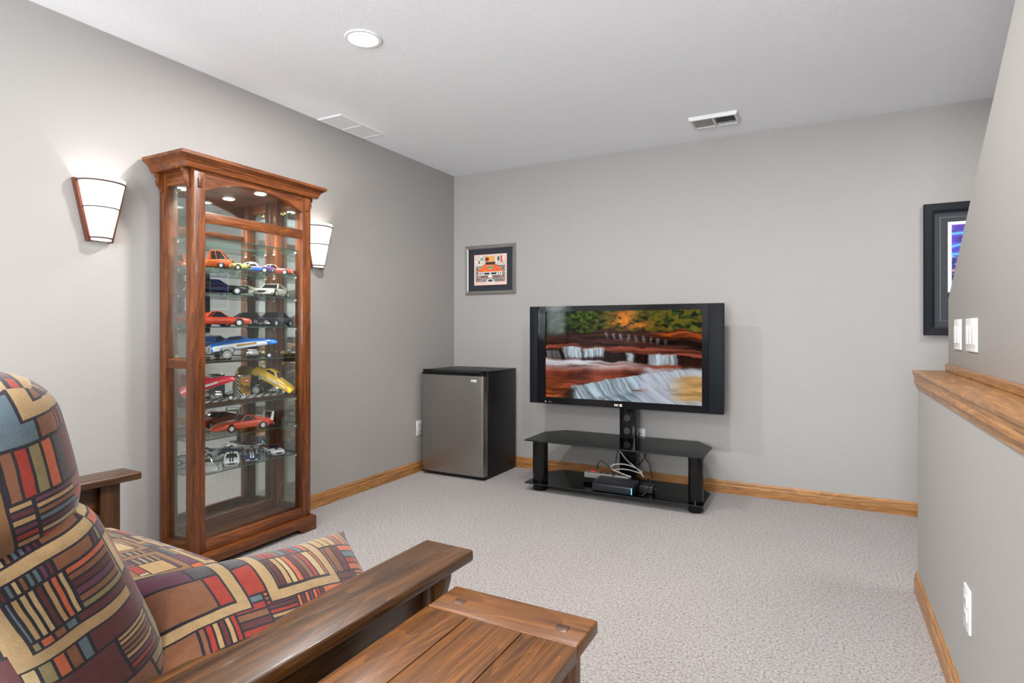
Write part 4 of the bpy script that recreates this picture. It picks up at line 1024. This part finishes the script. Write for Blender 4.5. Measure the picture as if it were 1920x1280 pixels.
plate('wall_outlet', 'white wall outlet beside the fridge', 'outlet', (0.0, -.500, .343), (0, -1, 0), (1, 0, 0), .072, .117, duplex)
plate('wall_outlet', 'white wall outlet behind the television stand', 'outlet', (1.633, 0, .335), (1, 0, 0), (0, -1, 0), .072, .117, duplex)
plate('wall_outlet', 'white wall outlet low on the grey half wall', 'outlet', (XR, -2.195, .345), (0, 1, 0), (-1, 0, 0), .072, .122, duplex)
plate('light_switch', 'white double switch plate above the oak ledge', 'switch', (XK, -1.425, 1.100), (0, 1, 0), (-1, 0, 0), .118, .117, rockers(2))
plate('light_switch', 'wide white triple switch plate above the oak ledge', 'switch', (XK, -1.660, 1.100), (0, 1, 0), (-1, 0, 0), .166, .117, rockers(3))

# ------------------------------------------------------------------ loveseat in the foreground
sofa = thing('loveseat', 'mission style oak loveseat with slatted arms and patchwork upholstery', 'loveseat', (1.979, -3.086, 0), R(-1.5))
AL = .92; XA2 = -1.403
def sofa_arm(x0, x1, sg, e=0):
    MB().box(x0, x1, -AL, e, .594, .620).build('arm_rest', darkoak('y'), sofa, .006, seg=3)
    xm = (x0 + x1) / 2
    for y0 in (-.118 + e, -AL + .03):
        MB().box(xm - .031, xm + .031, y0, y0 + .062, 0, .594).build('leg', darkoak('z'), sofa, .003)
    cb = [(0, .593), (.048, .593), (.044, .575), (.030, .548), (.016, .515), (.008, .480), (0, .470)]
    MB().prism([(xm + sg * .031 + sg * p[0] * .6, p[1]) for p in cb], 'y', -.10 + e, -.076 + e).build('arm_bracket', darkoak('z'), sofa, .001)
    MB().box(xm - .013, xm + .013, -AL + .092, -.118 + e, .492, .594).build('arm_rail', darkoak('y'), sofa, .002)
    MB().box(xm - .013, xm + .013, -AL + .092, -.118 + e, .120, .200).build('lower_rail', darkoak('y'), sofa, .002)
    y = -.118 - .028 + e
    while y - .044 > -AL + .10:
        MB().box(xm - .008, xm + .008, y - .044, y, .200, .492).build('slat', darkoak('z'), sofa, .001); y -= .068
sofa_arm(0, .135, 1); sofa_arm(XA2, XA2 + .123, -1, .034)
MB().box(XA2 + .09, .035, -.110, -.085, .190, .320).build('front_rail', darkoak('x'), sofa, .003)
MB().box(XA2 + .09, .035, -AL + .04, -AL + .065, .190, .330).build('back_rail', darkoak('x'), sofa, .003)
MB().box(XA2 + .12, .005, -AL + .065, -.11, .290, .325).build('seat_deck', plain('deck_cloth', (.03, .028, .026), .9), sofa)
def set_uv(o, fn):
    me = o.data; uv = me.uv_layers.new(name='UVMap')
    for p in me.polygons:
        for li in p.loop_indices:
            uv.data[li].uv = fn(me.vertices[me.loops[li].vertex_index].co, p.normal)
def cushion(name, w_, d_, h_, r_, bulge, parent, loc, rot=(0, 0, 0), seed=(0, 0), n=22, side_bulge=.0, mat=None):
    """rounded, puffed box centred on its origin"""
    hx, hy, hz = w_ / 2, d_ / 2, h_ / 2; bm = bmesh.new()
    bmesh.ops.create_cube(bm, size=2); bmesh.ops.subdivide_edges(bm, edges=bm.edges[:], cuts=n, use_grid_fill=True)
    for v in bm.verts:
        q = Vector((v.co.x * hx, v.co.y * hy, v.co.z * hz))
        k = Vector((max(-hx + r_, min(hx - r_, q.x)), max(-hy + r_, min(hy - r_, q.y)), max(-hz + r_, min(hz - r_, q.z))))
        dq = q - k
        p = k + dq.normalized() * r_ if dq.length > 1e-9 else q
        bx_ = (1 - (p.x / hx) ** 2); by_ = (1 - (p.y / hy) ** 2); bz_ = (1 - (p.z / hz) ** 2)
        p.z += (1 if p.z > 0 else -1) * bulge * max(0, bx_) * max(0, by_) * min(1, abs(p.z) / hz)
        p.y += (1 if p.y > 0 else -1) * side_bulge * max(0, bx_) * max(0, bz_) * min(1, abs(p.y) / hy)
        v.co = p
    me = bpy.data.meshes.new(name); bm.to_mesh(me); bm.free(); me.materials.append(mat or FABRIC)
    for p in me.polygons: p.use_smooth = True
    o = bpy.data.objects.new(name, me); COL.objects.link(o); o.parent = parent; o.location = loc; o.rotation_euler = rot
    def fn(c, nn):
        a = [abs(k) for k in nn]; i = a.index(max(a))
        if i == 2: return (c.x + seed[0], c.y + seed[1])
        if i == 1: return (c.x + seed[0], c.z + hy + hz + seed[1])
        return (c.z + hx + hz + seed[0], c.y + seed[1])
    set_uv(o, fn); return o
CWD = .636
for k, xc in enumerate((-CWD / 2 - .003, -CWD * 1.5 - .006)):
    cushion('seat_cushion', CWD, .62, .150, .045, .030, sofa, (xc, -.375, .402), (R(-1.5), 0, 0), (1.3 * k + .2, .4))
    # back cushions: long lower pad and a rounder head pad above
    lower = cushion('back_cushion', CWD, .440, .170, .06, .028, sofa, (xc, -.702, .672), (R(112), 0, 0), (2.1 * k + 3.2, 1.1))
    cushion('head_cushion', CWD, .250, .185, .075, .02, sofa, (xc, -.806, .940), (R(103), 0, 0), (1.7 * k + 5.4, 2.6))
for k in range(2):
    pass
MB().box(XA2 + .10, .03, -AL - .05, -AL - .025, .80, .90).build('back_top_rail', darkoak('x'), sofa, .003)
for i in range(12):
    x = XA2 + .16 + i * .104
    MB().rings([[(x, -AL + .050, .32), (x + .045, -AL + .050, .32), (x + .045, -AL + .062, .32), (x, -AL + .062, .32)], [(x, -AL - .045, .80), (x + .045, -AL - .045, .80), (x + .045, -AL - .033, .80), (x, -AL - .033, .80)]]).build('back_slat', darkoak('z'), sofa)
for x in (XA2 + .03, .035):
    MB().rings([[(x, -AL + .03, .594), (x + .062, -AL + .03, .594), (x + .062, -AL + .075, .594), (x, -AL + .075, .594)], [(x, -AL - .060, .90), (x + .062, -AL - .060, .90), (x + .062, -AL - .022, .90), (x, -AL - .022, .90)]]).build('back_post', darkoak('z'), sofa)

# throw pillow standing on the seat against the near arm
def pillow():
    n = 40; Wd, Ht, T = .51, .275, .062
    vs = []; fs = []; uvs = []
    for side in (1, -1):
        for j in range(n + 1):
            for i in range(n + 1):
                a, b = 2 * i / n - 1, 2 * j / n - 1
                x = a * Wd / 2 * (1 - .06 * (1 - b * b)); z_ = b * Ht / 2 * (1 - .10 * (1 - a * a))
                th = T * max(0, (1 - abs(a) ** 2.6)) ** .62 * max(0, (1 - abs(b) ** 2.6)) ** .62
                th *= 1 + .06 * math.sin(7 * a + 3 * b)
                vs.append((x, side * th, z_)); uvs.append((x + 7.13, z_ + .62 + (1.2 if side < 0 else 0)))
        o_ = 0 if side == 1 else (n + 1) ** 2
        for j in range(n):
            for i in range(n):
                q = [o_ + j * (n + 1) + i, o_ + j * (n + 1) + i + 1, o_ + (j + 1) * (n + 1) + i + 1, o_ + (j + 1) * (n + 1) + i]
                fs.append(tuple(q[::-1]) if side == 1 else tuple(q))
    me = bpy.data.meshes.new('throw_pillow'); me.from_pydata(vs, [], fs); me.materials.append(FABRIC)
    uv = me.uv_layers.new(name='UVMap')
    for l in me.loops: uv.data[l.index].uv = uvs[l.vertex_index]
    bm = bmesh.new(); bm.from_mesh(me); bmesh.ops.remove_doubles(bm, verts=bm.verts, dist=.0004); bmesh.ops.recalc_face_normals(bm, faces=bm.faces); bm.to_mesh(me); bm.free()
    for p in me.polygons: p.use_smooth = True
    o = bpy.data.objects.new('throw_pillow', me); COL.objects.link(o)
    return tag(o, 'patchwork throw pillow leaning inside the near arm of the loveseat', 'pillow')
pl = pillow()
# local x along the arm (towards the back wall), local y = face, local z up
PX = Vector((0, .989, -.146)); PZ = Vector((-.707, 0, .707)); PZ = (PZ - PX * PZ.dot(PX)).normalized(); PY = PZ.cross(PX)
pl.matrix_world = Matrix(((PX.x, PY.x, PZ.x, 1.922), (PX.y, PY.y, PZ.y, -3.468), (PX.z, PY.z, PZ.z, .592), (0, 0, 0, 1)))

# ------------------------------------------------------------------ end table
tb = thing('end_table', 'narrow oak end table with planked top and dark square plugs beside the loveseat', 'table', (2.297, -3.52, 0)); A = At(tb)
X0, X1, Y1, Y0 = 2.142, 2.452, -3.207, -3.870; ZT = .590; BBW = .100
for y0, y1 in ((Y1 - BBW, Y1), (Y0, Y0 + BBW)):
    A.part('breadboard_end', MB().box(X0, X1, y0, y1, ZT - .025, ZT), midoak('x'), .004, seg=3)
PLK = [(X0, X0 + .0925), (X0 + .0945, X0 + .2060), (X0 + .2080, X1)]
for x0, x1 in PLK: A.part('plank', MB().box(x0, x1, Y0 + BBW + .0015, Y1 - BBW - .0015, ZT - .025, ZT - .0006), midoak('y'), .0014)
for x in (X0 + .047, X1 - .047):
    for y in (Y1 - .058, Y0 + .058):
        A.part('plug', MB().box(x - .012, x + .012, y - .010, y + .010, ZT - .004, ZT + .0012), wood('plug_walnut', lin((52, 28, 14)), lin((84, 48, 24)), 'x'), .001)
I = .024
for x in (X0 + I, X1 - I - .044):
    for y in (Y0 + I, Y1 - I - .044):
        A.part('leg', MB().box(x, x + .044, y, y + .044, 0, ZT - .025), midoak('z'), .003)
for x in (X0 + I + .008, X1 - I - .030):
    for z0, z1 in ((ZT - .080, ZT - .025), (.10, .16)):
        A.part('side_rail', MB().box(x, x + .022, Y0 + I + .044, Y1 - I - .044, z0, z1), midoak('y'), .002)
    A.part('side_panel', MB().box(x + .006, x + .016, Y0 + I + .044, Y1 - I - .044, .16, ZT - .080), midoak('z'))
for y in (Y0 + I + .008, Y1 - I - .030):
    for z0, z1 in ((ZT - .080, ZT - .025), (.10, .16)):
        A.part('end_rail', MB().box(X0 + I + .044, X1 - I - .044, y, y + .022, z0, z1), midoak('x'), .002)
    A.part('end_panel', MB().box(X0 + I + .044, X1 - I - .044, y + .006, y + .016, .16, ZT - .080), midoak('z'))
A.part('bottom_board', MB().box(X0 + I + .02, X1 - I - .02, Y0 + I + .02, Y1 - I - .02, .10, .115), midoak('y'))
